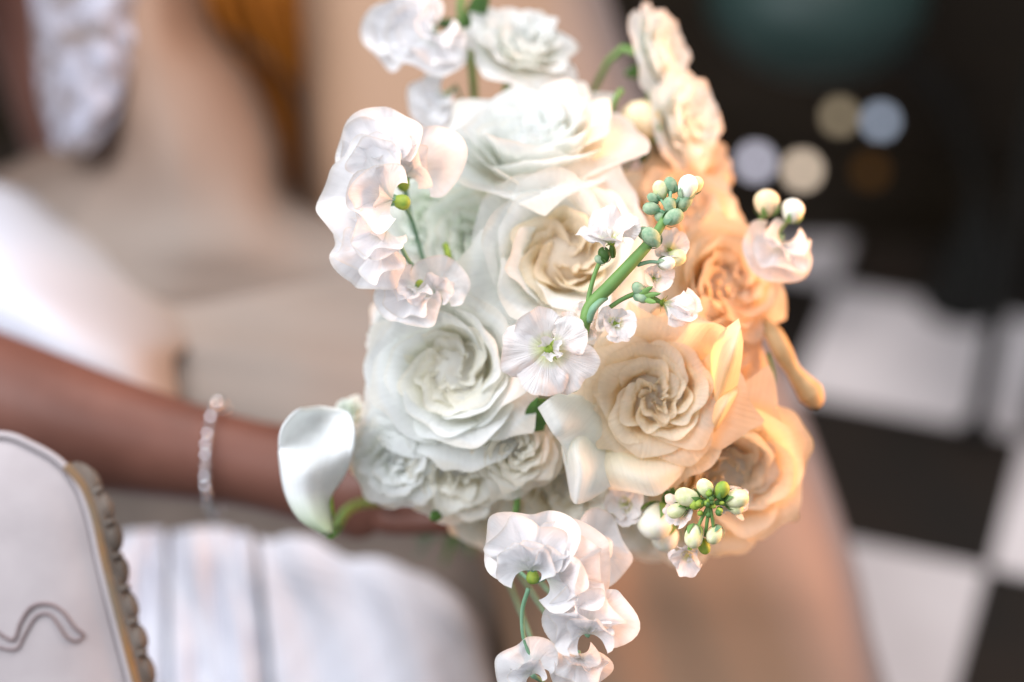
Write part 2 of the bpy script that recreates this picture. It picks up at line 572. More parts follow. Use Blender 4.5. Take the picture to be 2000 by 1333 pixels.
rose(1375, 410, 0.110, 125, (0.45, 0.45, 0.8), 'blurred peach rose behind the tip of the green bud spike', Pk, 21, style='open')
rose(1030, 50, 0.125, 105, (0.25, 0.75, 0.7), 'ruffled white bloom at the top edge of the bouquet beside the green stem', W_, 22, style='spray', cat='lisianthus',
     group='ruffled blooms round the top of the bouquet')
rose(1325, 85, 0.140, 84, (0.85, 0.25, 0.5), 'ruffled white bloom highest at the upper right, warm-lit along its right side', W_, 23, style='spray', cat='lisianthus',
     group='ruffled blooms round the top of the bouquet')
rose(1375, 225, 0.125, 92, (0.75, 0.15, 0.65), 'ruffled white bloom at the upper right, just below the highest one', W_, 24, style='spray', cat='lisianthus',
     group='ruffled blooms round the top of the bouquet')
rose(1100, 970, 0.075, 125, (0.0, -0.35, 1), 'pale cream rose mostly hidden under the long white pointed petal', I_, 25, style='spray')
rose(965, 1010, 0.105, 100, (0.0, -0.5, 0.9), 'beige shaded rose at the underside, above the hand', I_, 26, style='spray')
rose(1335, 1020, 0.085, 128, (0.1, -0.5, 1), 'grey-beige shaded rose at the bottom behind the small white florets', I_, 27, style='spray')
rose(1440, 715, 0.080, 135, (0.7, 0.0, 0.7), 'blurred orange-lit rose between the focused rose and the drooping bud', Pk, 28, style='open')
rose(835, 405, 0.085, 98, (-0.3, 0.3, 1), 'small pale green-white rose hidden behind the left sweet pea', Gn, 29, style='spray')
rose(930, 600, 0.090, 100, (-0.15, 0.3, 1), 'pale greenish rose deep between the left and centre blooms', Gn, 30, style='spray')
rose(1200, 385, 0.130, 90, (0.2, 0.55, 0.8), 'shaded peach rose in the gap under the round orange bud', Pk, 31, style='open')
rose(1140, 800, 0.090, 105, (0.0, 0.0, 1), 'white rose buried left of the focused rose', W_, 32, style='spray')
rose(1220, 620, 0.085, 100, (0.1, 0.2, 1), 'ivory rose buried under the stock florets', I_, 33, style='spray')
rose(760, 640, 0.085, 80, (-0.6, 0.2, 0.8), 'soft white rose at the left rim under the hanging sweet peas', W_, 34, style='spray')
rose(1385, 300, 0.150, 100, (0.75, 0.3, 0.7), 'orange-lit rose under the two upper right ruffled blooms', Pk, 35, style='spray')

# extra outer petals that belong to single roses and show clearly
def outer_petal(root, pts3, mat, res=(17, 13), cupd=0.0, name='petal'):
    """petal as a bicubic patch through a grid of image-placed 3D points"""
    A = np.array([[tuple(P(*q)) for q in row] for row in pts3])
    G = catmull(catmull(A, res[0], 0), res[1], 1)
    inv = np.array(root.matrix_world.inverted())
    G = G @ inv[:3, :3].T + inv[:3, 3]
    return grid_obj(name, G, mat, root)


# two folded petals sticking up on the right of the focused rose
outer_petal(focus, [[(1290, 770, .06), (1340, 780, .055), (1390, 790, .06)],
                    [(1280, 690, .045), (1340, 700, .035), (1395, 715, .045)],
                    [(1310, 640, .045), (1375, 640, .03), (1415, 670, .035)],
                    [(1340, 622, .05), (1400, 632, .025), (1440, 655, .02)]], M['rose_cream'])
outer_petal(focus, [[(1375, 800, .06), (1390, 825, .045), (1405, 845, .055)],
                    [(1385, 700, .04), (1408, 745, .018), (1436, 770, .04)],
                    [(1410, 650, .025), (1430, 690, .0), (1448, 712, .025)],
                    [(1443, 622, .02), (1447, 640, .005), (1452, 668, .02)]], M['rose_cream'])
outer_petal(focus, [[(1350, 830, .06), (1370, 860, .05), (1380, 880, .06)],
                    [(1400, 760, .04), (1410, 800, .02), (1405, 835, .04)],
                    [(1440, 745, .04), (1440, 768, .03), (1430, 790, .04)]], M['rose_cream'])
# long white pointed petals at its left
outer_petal(focus, [[(1130, 755, .06), (1160, 758, .055), (1200, 780, .05), (1235, 810, .055)],
                    [(1090, 768, .035), (1118, 800, .022), (1160, 830, .030), (1215, 870, .045)],
                    [(1068, 782, .022), (1098, 830, .010), (1140, 850, .028), (1175, 895, .040)],
                    [(1050, 797, .030), (1078, 845, .014), (1098, 872, .024), (1108, 912, .034)]], M['rose_white'], res=(24, 24))
outer_petal(focus, [[(1110, 820, .06), (1140, 815, .045), (1180, 820, .05), (1230, 840, .055)],
                    [(1097, 870, .045), (1125, 872, .018), (1165, 880, .034), (1220, 890, .045)],
                    [(1106, 925, .038), (1132, 925, .012), (1170, 930, .028), (1210, 925, .040)],
                    [(1114, 972, .034), (1124, 985, .018), (1150, 978, .026), (1195, 950, .036)]], M['rose_white'], res=(24, 24))
outer_petal(focus, [[(1150, 850, .05), (1200, 860, .045), (1260, 870, .05), (1320, 860, .055)],
                    [(1160, 915, .040), (1215, 920, .024), (1270, 925, .024), (1340, 900, .040)],
                    [(1185, 955, .040), (1235, 962, .026), (1285, 968, .024), (1330, 930, .036)]], M['rose_ivory'], res=(24, 24))
# ------------------------------------------------------------------ SWEET PEAS
def sweet_pea(px, py, dd, Rpx, face, roll, label, seed, calyx=True, spread=1.75, ruf=0.15, stem_pts=None, cup=0.25, n_back=2):
    rng = rnd(seed)
    dd = deeper(dd)
    L = Rpx * px2m(dd) * 1.08
    f = cv(*face).normalized()
    root = empty('sweet_pea', P(px, py, dd), frame(f, roll), label, 'sweet pea', 'white sweet peas of the bouquet')
    m = M['sweet']
    fan_petal(root, m, L, spread * 1.15, 0, ruf=ruf * 0.8, k=6, cup=cup, notch=0.08, round_=0.52, wrinkle=0.035, rng=rng, nu=41, nv=16, z0=-0.10 * L)
    if n_back > 1:
        fan_petal(root, m, L * 0.86, spread * 0.95, rng.uniform(-0.3, 0.3), ruf=ruf, k=7, round_=0.5, wrinkle=0.03, cup=cup + 0.10, tilt=0.25, rng=rng, nu=41, nv=15, z0=-0.04 * L)
    for s in (-1, 1):
        fan_petal(root, m, L * 0.68, 1.25, -s * 0.45, ruf=ruf * 1.1, k=5, round_=0.5, wrinkle=0.03, cup=0.28, tilt=0.75, rng=rng, nu=29, nv=13, fold=0.15, z0=0.02 * L)
    fan_petal(root, m, L * 0.36, 0.7, 0, ruf=0.04, k=3, cup=0.2, tilt=1.1, rng=rng, nu=15, nv=9, fold=-0.5, z0=0.02 * L, name='keel')
    if calyx:
        b = Vector((0, 0.02 * L, -0.06 * L))
        ax = Vector((0, -1, -0.25)).normalized()
        cup_o = blob('calyx', b + ax * 0.07 * L, -ax, 0.10 * L, 0.13 * L, M['core'], root, power=0.3)
        for k in range(5):
            a = 2 * PI * k / 5
            o = Vector((math.cos(a), 0.1, math.sin(a)))
            sepal(cup_o, b + ax * 0.02 * L + o * 0.05 * L, -ax, o, 0.20 * L, 0.045 * L, M['stem_blue'], bend=0.5)
    if stem_pts:
        inv = root.matrix_world.inverted()
        tube('stem', [inv @ P(*q) for q in stem_pts], 0.0014, M['stem_blue'], root, seg=8)
    else:
        make_stem(root, root.matrix_world.translation, 0.0011, 'stem_blue')
    return root


sweet_pea(750, 330, 0.030, 112, (-0.3, 0.2, 1), 0.15, spread=1.45, ruf=0.11, label= 'ruffled white sweet pea highest in the left-hand cluster', seed=41, calyx=False)
sweet_pea(772, 392, 0.018, 140, (-0.3, 0.05, 0.95), 1.35, spread=1.25, ruf=0.11, n_back=1, label= 'white sweet pea jutting furthest left, with a small olive calyx', seed=42, stem_pts=[(768, 385, .03), (800, 420, .06), (830, 520, .10)])
sweet_pea(757, 448, 0.022, 118, (-0.2, -0.1, 1), 2.5, ruf=0.14, label= 'white sweet pea lowest in the left-hand cluster, hanging downwards', seed=43, calyx=False, spread=1.15,
          stem_pts=[(778, 470, .03), (795, 505, .035), (812, 525, .05)])
sweet_pea(815, 560, 0.035, 80, (-0.2, 0.1, 1), 2.6, 'small white sweet pea floret under the left-hand cluster, with a green throat', 44, spread=1.7)
sweet_pea(850, 575, 0.040, 70, (0.1, 0.2, 1), -0.4, 'small white floret directly above the large left rose', 45, calyx=True, n_back=1)
sweet_pea(790, 350, 0.045, 118, (0.0, 0.2, 1), -0.25, 'blurred white sweet pea behind the left-hand cluster', 46, n_back=1)
sweet_pea(815, 75, 0.130, 100, (-0.3, 0.2, 1), 0.8, 'blurred white sweet pea at the upper left corner of the bouquet', 47)
sweet_pea(850, 60, 0.125, 92, (0.1, 0.1, 1), 2.6, 'blurred white sweet pea hanging from the upper left stem', 48, calyx=False)
sweet_pea(870, 185, 0.135, 72, (-0.3, 0.1, 1), 2.3, 'palest blurred sweet pea between the top left sweet peas and the largest rose', 49, calyx=False)
sweet_pea(1038, 1118, -0.005, 118, (-0.25, 0.25, 1), 0.05, 'sharp white sweet pea hanging at the bottom, above the ruffled one', 50, spread=1.5,
          stem_pts=[(1032, 1150, -.004), (1020, 1195, 0.0), (1025, 1255, .005), (1052, 1306, .01)])
sweet_pea(1062, 1130, 0.000, 128, (0.3, 0.1, 1), -1.15, 'wide white sweet pea petal fan facing right at the bottom', 51, calyx=False, spread=1.3)
sweet_pea(1140, 1075, 0.035, 85, (0.3, 0.0, 1), -1.35, 'soft white sweet pea behind the wide fan at the bottom', 52, calyx=False, n_back=1)
sweet_pea(1148, 1240, -0.004, 98, (0.1, 0.0, 1), 0.0, 'strongly ruffled white sweet pea lowest but two under the bouquet', 53, ruf=0.22, calyx=False)
sweet_pea(1040, 1320, 0.004, 72, (-0.2, 0.1, 1), 0.55, 'small white sweet pea at the bottom edge, left of the stem end', 54, calyx=False, n_back=1)
sweet_pea(1130, 1275, 0.012, 74, (0.1, 0.1, 1), 2.9, 'white sweet pea cut by the bottom edge of the picture', 55, calyx=False)
sweet_pea(1525, 470, 0.085, 84, (0.2, 0.1, 1), 2.6, 'bluish white sweet pea at the right rim under the two round buds', 57, calyx=False)

# ------------------------------------------------------------------ STOCK SPIKE AND ITS FLORETS
def stock_floret(px, py, dd, Rpx, face, roll, label, seed, n=5, double=True, tilt=0.25, core=True, cat='stock flower', bell=False, calyx=True):
    rng = rnd(seed)
    L = Rpx * px2m(dd)
    root = empty('stock_flower', P(px, py, dd), frame(cv(*face).normalized(), roll), label, cat, 'stock florets round the green spike')
    m = M['stock']
    for k in range(n):
        fan_petal(root, m, L * rng.uniform(0.78, 1.15), rng.uniform(0.75, 1.0), 2 * PI * k / n + rng.uniform(-0.3, 0.3), ruf=rng.uniform(0.05, 0.10), k=rng.uniform(2.6, 4), cup=rng.uniform(-0.2, 0.05) if not bell else 0.5, z0=0.03 * L * (k % 3),
                  tilt=tilt + rng.uniform(-0.1, 0.3) + (0.9 if bell else 0), notch=rng.uniform(0, 0.12), rng=rng, nu=27, nv=14, claw=0.08, edge=0.010, round_=0.35, wrinkle=0.03)
    if double:
        for k in range(3):
            fan_petal(root, m, L * rng.uniform(0.32, 0.48), 0.6, 2 * PI * k / 3 + rng.uniform(-0.4, 0.4) + 0.5, ruf=0.12, k=5, cup=0.1,
                      tilt=0.9, rng=rng, nu=17, nv=9, edge=0.015)
    if core:
        c = blob('flower_core', Vector((0, 0, 0.06 * L)), Vector((0, 0, 1)), 0.11 * L, 0.07 * L, M['core'], root, groove=0.2)
        for k in range(6):
            a = 2 * PI * k / 6 + rng.uniform(-0.3, 0.3)
            o = Vector((math.cos(a), math.sin(a), 0))
            sepal(c, o * 0.05 * L + Vector((0, 0, 0.03 * L)), (o + Vector((0, 0, 0.8))).normalized(), o, 0.24 * L, 0.035 * L, M['core'], name='sepal', bend=0.3)
    if calyx:
        for k in range(4):
            a = 2 * PI * k / 4 + 0.4
            o = Vector((math.cos(a), math.sin(a), 0))
            sepal(root, Vector((0, 0, -0.45 * L)), Vector((0, 0, 1)), o, 0.5 * L, 0.1 * L, M['stem'], bend=0.05)
    return root


stock_floret(1072, 682, -0.004, 92, (0.05, 0.0, 1), 0.3, 'flat white stock floret with a bright green star centre, in focus', 61)
stock_floret(1195, 478, 0.006, 68, (-0.1, 0.8, 0.6), 0.1, 'upright ruffled white stock floret left of the green spike', 62, n=6, tilt=0.7)
stock_floret(1200, 632, 0.002, 46, (0.2, 0.1, 1), 0.9, 'small crumpled stock floret right of the base of the green spike', 63, n=5, tilt=0.5)
stock_floret(1308, 492, 0.018, 50, (0.3, 0.5, 0.8), 0.2, 'small ruffled stock floret behind the middle of the green spike', 64, n=5, tilt=0.5, double=False)
stock_floret(1290, 590, 0.010, 66, (0.9, -0.35, 0.35), 0.3, 'bell-shaped stock floret nodding to the right on its own green stalk', 65, n=5, bell=True, double=False)
stock_floret(1275, 545, 0.012, 40, (0.4, 0.3, 0.9), 0.5, 'tiny half-open stock floret with yellow-green throat above the nodding bell', 66, n=4, tilt=0.7)
stock_floret(1130, 640, 0.012, 55, (-0.2, 0.3, 1), 0.9, 'pale stock floret behind the spike base', 67, n=5, double=False)
stock_floret(1225, 985, 0.050, 44, (-0.3, 0.1, 1), 0.2, 'bluish white ruffled floret under the focused rose', 68, n=6, tilt=0.5, core=False)
stock_floret(1345, 1078, 0.015, 46, (-0.3, -0.6, 0.8), 0.8, 'white ruffled floret hanging lowest under the green-tipped buds', 69, n=5, tilt=0.6, core=False)
stock_floret(1330, 1000, 0.015, 42, (-0.5, 0.0, 0.9), 0.1, 'cream ruffled floret left of the green-tipped buds', 70, n=5, tilt=0.7, core=False)
stock_floret(1425, 985, 0.018, 44, (0.4, 0.3, 0.9), 0.1, 'cream ruffled floret right of the green-tipped buds', 71, n=5, tilt=0.7, core=False)

spike = empty('bud_spike', P(1145, 640, 0.0), None, 'thick green stock spike with closed buds rising diagonally across the bouquet', 'flower stem', None)
sinv = spike.matrix_world.inverted()
SP = lambda *q: sinv @ P(*q)
tube('stem', [SP(1118, 760, .03), SP(1140, 645, .002), SP(1152, 600, 0), SP(1190, 560, 0), SP(1235, 512, 0), SP(1272, 470, .004), SP(1296, 432, .006), SP(1318, 390, .010)],
     [0.0032, 0.0034, 0.0040, 0.0041, 0.0038, 0.0032, 0.0026, 0.0018], M['stem'], spike, seg=12, n=40)
tube('side_shoot', [SP(1150, 628, -.002), SP(1158, 605, -.006), SP(1172, 590, -.004), SP(1185, 583, .0)], [0.0022, 0.0024, 0.002, 0.0012], M['stem_blue'], spike, seg=10)
tube('side_shoot', [SP(1146, 625, 0), SP(1150, 580, .0), SP(1162, 535, .002), SP(1175, 505, .004)], [0.0017, 0.0015, 0.0014, 0.0015], M['stem'], spike, seg=10)
tube('side_shoot', [SP(1185, 605, .004), SP(1215, 585, .004), SP(1245, 572, .004)], [0.0014, 0.0014, 0.0016], M['stem'], spike, seg=10)
tube('side_shoot', [SP(1245, 518, .002), SP(1268, 512, .004), SP(1290, 513, .006)], [0.0014, 0.0012, 0.0011], M['stem_blue'], spike, seg=8)


def bud(parent, conv, px, py, dd, r, ang, mat, sep=4, scol='bud', length=1.35, tow=0.25, stalk=None, seed=1):
    """closed bud centred at a point; ang = image angle of its tip (0 right, 90 up); r in px"""
    rr = r * px2m(dd)
    ax = cv(math.cos(R(ang)), math.sin(R(ang)), tow).normalized()
    c = conv(px, py, dd)
    o = blob('bud', c, ax, rr, rr * length, mat, parent, seg=12, rings=9, power=-0.1, groove=0.05)
    b = c - ax * rr * length * 0.98
    sx = ax.orthogonal().normalized(); sy = ax.cross(sx)
    for k in range(sep):
        a = 2 * PI * k / sep + seed
        od = sx * math.cos(a) + sy * math.sin(a)
        # sepals hug the bud
        nu, nv = 5, 7
        G = np.zeros((nv, nu, 3))
        for j in range(nv):
            t = j / (nv - 1)
            th = PI * (0.04 + 0.46 * t)
            wd = (PI / sep) * 0.80 * (1 - t ** 1.3)
            for i in range(nu):
                s = -1 + 2 * i / (nu - 1)
                aa = a + s * wd
                dr = (sx * math.cos(aa) + sy * math.sin(aa))
                G[j, i] = c + dr * (rr * 1.10 * math.sin(th) * (1 - 0.1 * math.cos(th) * -1) + 0.0002) - ax * (rr * length * 1.05 * math.cos(th))
        grid_obj('sepal', G, M[scol], o)
    if stalk:
        tube('bud_stalk', [b, (b + stalk) / 2 - ax * rr * 0.3, stalk], [rr * 0.28, rr * 0.2, rr * 0.25], M['stem_blue'], parent, seg=6)
    return o


for (px, py, dd, r, ang, mt, sc_) in [
    (1343, 366, .008, 19, 75, 'bud_white', 'bud'), (1358, 362, .014, 14, 60, 'bud_cream', 'bud'),
    (1335, 395, .010, 15, 55, 'bud', 'stem_blue'), (1310, 362, .012, 13, 110, 'bud', 'stem_blue'), (1290, 372, .012, 15, 105, 'bud_cream', 'bud'),
    (1276, 388, .010, 10, 150, 'bud', 'stem_blue'), (1272, 408, .008, 13, 175, 'bud', 'stem_blue'),
    (1308, 402, .006, 13, 100, 'bud', 'stem_blue'), (1315, 425, .004, 16, 30, 'bud', 'stem_blue'), (1292, 425, .010, 12, 140, 'bud', 'stem_blue'),
    (1272, 464, .000, 17, 130, 'bud', 'stem_blue'), (1262, 458, .006, 14, 150, 'bud', 'stem_blue'),
    (1302, 514, .006, 13, 0, 'bud_white', 'bud'), (1318, 505, .012, 17, 20, 'bud_cream', 'bud'),
    (1247, 565, .002, 12, 130, 'bud', 'stem_blue'), (1253, 580, .002, 12, -20, 'bud', 'stem_blue'),
    (1180, 498, .003, 12, 100, 'leaf', 'leaf'), (1172, 508, .003, 9, 150, 'bud', 'stem')]:
    bud(spike, SP, px, py, dd, r, ang, M[mt], scol=sc_, seed=px)
for a, b in [((1310, 405), (1338, 380)), ((1305, 412), (1290, 390)), ((1303, 418), (1275, 405)), ((1300, 425), (1315, 425)),
             ((1308, 400), (1310, 375)), ((1295, 440), (1292, 425)), ((1262, 485), (1268, 470))]:
    tube('bud_stalk', [SP(a[0], a[1], .008), SP((a[0] + b[0]) / 2, (a[1] + b[1]) / 2, .007), SP(b[0], b[1], .01)], [0.0014, 0.001, 0.0011], M['stem_blue'], spike, seg=6)
for (x1, y1, x2, y2) in [(1250, 575, 1275, 560), (1255, 578, 1290, 574), (1258, 585, 1282, 592)]:
    a = SP(x1, y1, .0); b = SP(x2, y2, -.004)
    sepal(spike, a, (b - a), sinv.to_3x3() @ cv(0, 0, 1), (b - a).length * 1.1, 0.0017, M['stem'], name='leaflet', bend=0.1)

# cluster of green-tipped buds lower right
clu = empty('bud_sprig', P(1385, 985, 0.0), None, 'sprig of cream buds with green tips in front of the lower right rose', 'bud sprig', None)
cinv = clu.matrix_world.inverted()
CP = lambda *q: cinv @ P(*q)
tube('stem', [CP(1386, 985, .003), CP(1383, 975, .03), CP(1370, 950, .08)], [0.0022, 0.002, 0.002], M['stem'], clu, seg=8)
for i, (px, py, dd, r, ang, mt) in enumerate([
    (1342, 972, .002, 19, 160, 'bud_cream'), (1378, 955, .004, 16, 120, 'bud_cream'), (1410, 958, .000, 14, 70, 'core'),
    (1438, 975, .004, 19, 10, 'bud_cream'), (1435, 990, .006, 14, -40, 'bud_cream'), (1322, 998, .006, 15, 200, 'bud_cream'),
    (1355, 1048, .000, 18, 265, 'bud_cream'), (1396, 1045, .002, 15, 235, 'bud_cream'),
    (1375, 1068, .008, 12, 290, 'core'), (1360, 985, .000, 11, 200, 'core')]):
    b = bud(clu, CP, px, py, dd, r, ang, M[mt], scol='stem' if i != 7 else 'stem_blue', seed=i)
    tube('bud_stalk', [CP(1386, 985, .002), CP((px + 1386) / 2, (py + 985) / 2 - 3, .002), CP(px + (1386 - px) * 0.25, py + (985 - py) * 0.25, dd)], 0.0011, M['stem'], clu, seg=6)
rg = rnd(77)
for k in range(22):
    a = rg.uniform(0, 2 * PI); q = rg.uniform(3, 26)
    x, y = 1386 + q * math.cos(a), 985 + q * math.sin(a)
    blob('bud', CP(x, y, -.002 + rg.uniform(-.003, .003)), cv(math.cos(a), -math.sin(a), 1), rg.uniform(4, 7) * px2m(), rg.uniform(5, 8) * px2m(), M['core' if k % 3 else 'leaf'], clu, seg=8, rings=6)

# round buds
def round_bud(px, py, dd, r, ang, label, mt, cat='flower bud', stalk=None, length=1.1, name='flower_bud'):
    root = empty(name, P(px, py, dd), None, label, cat, None)
    inv = root.matrix_world.inverted()
    conv = lambda *q: inv @ P(*q)
    o = bud(root, conv, px, py, dd, r, ang, M[mt], sep=5, scol='stem', length=length)
    if stalk:
        tube('stem', [conv(*q) for q in stalk], 0.0016, M['stem'], root, seg=7)
    return root


round_bud(1252, 240, .150, 40, 100, 'round orange-lit bud in the gap right of the largest top rose', 'bud_peach', stalk=[(1255, 275, .16), (1240, 300, .18), (1200, 360, .2)])
round_bud(1498, 397, .085, 25, 95, 'round peach bud, left one of the two standing out at the right rim', 'bud_peach', stalk=[(1490, 420, .09), (1470, 470, .11)])
round_bud(1548, 412, .085, 22, 80, 'round white bud, right one of the two standing out at the right rim', 'bud_white', stalk=[(1535, 432, .09), (1500, 480, .11)])
round_bud(1280, 1018, .045, 34, 250, 'plump white bud directly below the focused rose', 'bud_white')
round_bud(1300, 1050, .060, 26, 240, 'small pale bud half hidden behind the green-tipped sprig', 'bud_white')
droop = empty('drooping_bud', P(1505, 650, .11), None, 'drooping orange bud on a curved stalk hanging over the pale floor at the right', 'flower bud', None)
dinv = droop.matrix_world.inverted()
DP = lambda *q: dinv @ P(*q)
k_ = px2m(.11)
tube('bud', [DP(1490, 630, .12), DP(1512, 655, .112), DP(1530, 690, .108), DP(1548, 722, .108), DP(1565, 745, .11), DP(1583, 768, .112), DP(1594, 788, .114), DP(1598, 797, .115)],
     [12 * k_, 19 * k_, 20 * k_, 15 * k_, 20 * k_, 27 * k_, 17 * k_, 3 * k_], M['tan_bud'], droop, seg=16, n=48)
tube('stem', [DP(1500, 690, .115), DP(1512, 740, .115), DP(1505, 780, .125)], [4 * k_, 3 * k_, 3 * k_], M['stem'], droop, seg=8)

# green stalks and leaves that show between blooms
def stalk(pts, rad, label, mat='stem', leaves=()):
    root = empty('flower_stalk', P(*pts[0]), None, label, 'flower stem', None)
    inv = root.matrix_world.inverted()
    tube('stem', [inv @ P(*q) for q in pts], rad, M[mat], root, seg=8)
    for (x1, y1, d1, x2, y2, d2, w) in leaves:
        a = inv @ P(x1, y1, d1); b = inv @ P(x2, y2, d2)
        sepal(root, a, b - a, cv(0, 0, 1), (b - a).length, w, M['leaf'], name='leaf', bend=0.15)
    return root


stalk([(905, -30, .19), (900, 30, .19), (915, 90, .19), (925, 170, .20), (930, 300, .24)], 0.0028, 'green stalk rising at the top edge between the top sweet peas and the ruffled bloom', leaves=[(915, 60, .185, 960, -40, .16, .007), (905, 50, .185, 840, 45, .18, .004)])
stalk([(1250, 60, .21), (1258, 130, .20), (1275, 200, .20), (1300, 260, .20), (1290, 330, .22)], 0.0026, 'green stalk carrying the upper right ruffled blooms', leaves=[(1262, 135, .195, 1215, 150, .19, .005), (1295, 250, .19, 1262, 215, .18, .004), (1300, 262, .19, 1255, 290, .18, .006), (1290, 300, .19, 1235, 325, .17, .009), (1285, 320, .19, 1270, 350, .17, .009)])
stalk([(1215, 175, .14), (1200, 200, .14), (1190, 260, .16)], 0.0020, 'short green stalk left of the round orange bud', leaves=[(1190, 300, .13, 1165, 340, .12, .006)])
stalk([(1008, 940, .075), (1010, 980, .08), (1005, 1010, .09), (990, 1040, .12)], 0.0022, 'dark green stalk showing below the small round cream rose')
stalk([(870, 1000, .1), (900, 985, .15), (905, 965, .28)], 0.0022, 'dark green stalk end under the row of small roses', leaves=[(860, 1000, .1, 835, 1020, .09, .004)])
stalk([(1060, 830, .08), (1048, 800, .055), (1030, 760, .09)], 0.0020, 'green leaf shoot between the large left rose and the long pointed petal', mat='leaf', leaves=[(1060, 820, .06, 1045, 765, .045, .010), (1065, 830, .06, 1010, 815, .06, .006)])
stalk([(1300, 960, .05), (1310, 985, .055), (1300, 1010, .07)], 0.0015, 'slim green leaf blade below the tip of the focused rose', mat='leaf', leaves=[(1300, 985, .05, 1318, 945, .04, .004)])
stalk([(870, 480, .07), (875, 500, .06), (880, 560, .07), (862, 580, .05)], 0.0022, 'yellow-green stalk piece among the pale blooms left of centre', mat='core')
stalk([(815, 345, .11), (835, 350, .12), (870, 400, .15)], 0.0025, 'green stalk behind the left-hand sweet peas')

# ------------------------------------------------------------------ CALLA
calla = empty('calla_lily', P(640, 1045, .07), None, 'smooth white calla lily curling down at the left end of the bouquet', 'calla lily', None)
ci = calla.matrix_world.inverted()
rows = [
    [(650, 1043, .070), (648, 1041, .066), (644, 1043, .064), (640, 1046, .066), (634, 1047, .072)],
    [(646, 1010, .082), (636, 1003, .068), (612, 1010, .058), (590, 1017, .062), (583, 1012, .074)],
    [(643, 975, .086), (630, 960, .070), (598, 962, .056), (562, 965, .060), (556, 960, .076)],
    [(672, 930, .084), (650, 915, .066), (600, 908, .052), (556, 905, .060), (546, 900, .074)],
    [(689, 885, .072), (668, 874, .072), (612, 872, .076), (560, 868, .072), (545, 862, .064)],
    [(692, 845, .066), (668, 842, .082), (618, 838, .094), (572, 842, .082), (553, 832, .062)],
    [(684, 812, .072), (660, 812, .088), (622, 812, .098), (588, 816, .088), (572, 808, .066)],
    [(668, 800, .080), (650, 798, .084), (625, 795, .086), (602, 797, .080), (588, 798, .070)],
]
A = np.array([[tuple(ci @ P(*q)) for q in r] for r in rows])
G = catmull(catmull(A, 28, 0), 20, 1)
solidify(grid_obj('spathe', G, M['calla'], calla), 0.0012)
tube('spadix', [ci @ P(640, 860, .10), ci @ P(632, 920, .10), ci @ P(642, 1010, .09)], [0.004, 0.005, 0.004], M['core'], calla, seg=10)
tube('stem', [ci @ P(645, 1044, .070), ci @ P(656, 1034, .12), ci @ P(700, 985, .22), ci @ P(860, 975, .28)], [0.0035, 0.004, 0.003, 0.003], M['stem'], calla, seg=8)
rose(668, 800, 0.095, 34, (-0.6, 0.5, 0.8), 'tiny pale bloom poking out just above the calla lily', Gn, 90, style='spray', res=0.7)

# ------------------------------------------------------------------ PERSON: skin, dress, bracelet
M['skin'] = plain_mat('skin', (0.165, 0.070, 0.050), 0.45, col2=(0.115, 0.047, 0.033), scale=14, bump=0.15, bscale=300, bdist=0.0005, sss=0.0)
M['satin'] = plain_mat('champagne satin', (0.30, 0.188, 0.12), 0.6, col2=(0.26, 0.158, 0.098), scale=5, sheen=0.3)
M['tulle'] = plain_mat('nude tulle', (0.36, 0.24, 0.16), 0.7, col2=(0.30, 0.19, 0.12), scale=8)
M['white_satin'] = plain_mat('white satin', (0.62, 0.63, 0.70), 0.65, col2=(0.55, 0.56, 0.64), scale=6, sheen=0.2)
M['lace'] = plain_mat('white lace', (0.46, 0.46, 0.54), 0.8, col2=(0.17, 0.13, 0.11), scale=38, bump=0.8, bscale=60, bdist=0.006)
M['grey_satin'] = plain_mat('pearl beige satin', (0.20, 0.168, 0.145), 0.6, col2=(0.165, 0.138, 0.118), scale=5, sheen=0.3)

def graded(name, top, bottom, p0, p1):
    m = plain_mat(name, bottom, 0.6, col2=tuple(c * 0.85 for c in bottom), scale=5)
    N, L = m.node_tree.nodes, m.node_tree.links
    pb = [n for n in N if n.type == 'BSDF_PRINCIPLED'][0]
    old = pb.inputs['Base Color'].links[0].from_socket
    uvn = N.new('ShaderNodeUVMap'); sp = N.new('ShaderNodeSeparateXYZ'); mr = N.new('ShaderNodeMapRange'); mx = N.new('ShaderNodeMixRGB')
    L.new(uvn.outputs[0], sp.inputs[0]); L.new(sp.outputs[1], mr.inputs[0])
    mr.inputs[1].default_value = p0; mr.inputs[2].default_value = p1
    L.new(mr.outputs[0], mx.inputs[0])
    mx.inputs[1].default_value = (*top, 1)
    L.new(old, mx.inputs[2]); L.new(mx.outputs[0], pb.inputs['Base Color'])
    return m


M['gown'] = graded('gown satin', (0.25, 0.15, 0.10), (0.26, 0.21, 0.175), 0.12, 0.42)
M['bodice'] = graded('bodice satin with nude top', (0.28, 0.17, 0.115), (0.29, 0.245, 0.215), 0.15, 0.6)
M['side_satin'] = graded('white satin fading to nude', (0.64, 0.65, 0.72), (0.26, 0.21, 0.175), 0.22, 0.92)  # window light on the gown's flank put into the colour
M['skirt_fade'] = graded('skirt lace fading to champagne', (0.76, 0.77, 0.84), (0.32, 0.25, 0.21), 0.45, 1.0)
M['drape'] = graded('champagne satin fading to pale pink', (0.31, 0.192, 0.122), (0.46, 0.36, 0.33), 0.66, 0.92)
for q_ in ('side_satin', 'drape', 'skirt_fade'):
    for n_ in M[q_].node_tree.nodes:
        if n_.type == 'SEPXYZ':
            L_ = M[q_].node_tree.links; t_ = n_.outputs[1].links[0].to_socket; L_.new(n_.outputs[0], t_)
M['skirt_lace'] = plain_mat('white skirt lace', (0.78, 0.79, 0.86), 0.7, col2=(0.68, 0.69, 0.77), scale=45, bump=0.5, bscale=70, bdist=0.003)
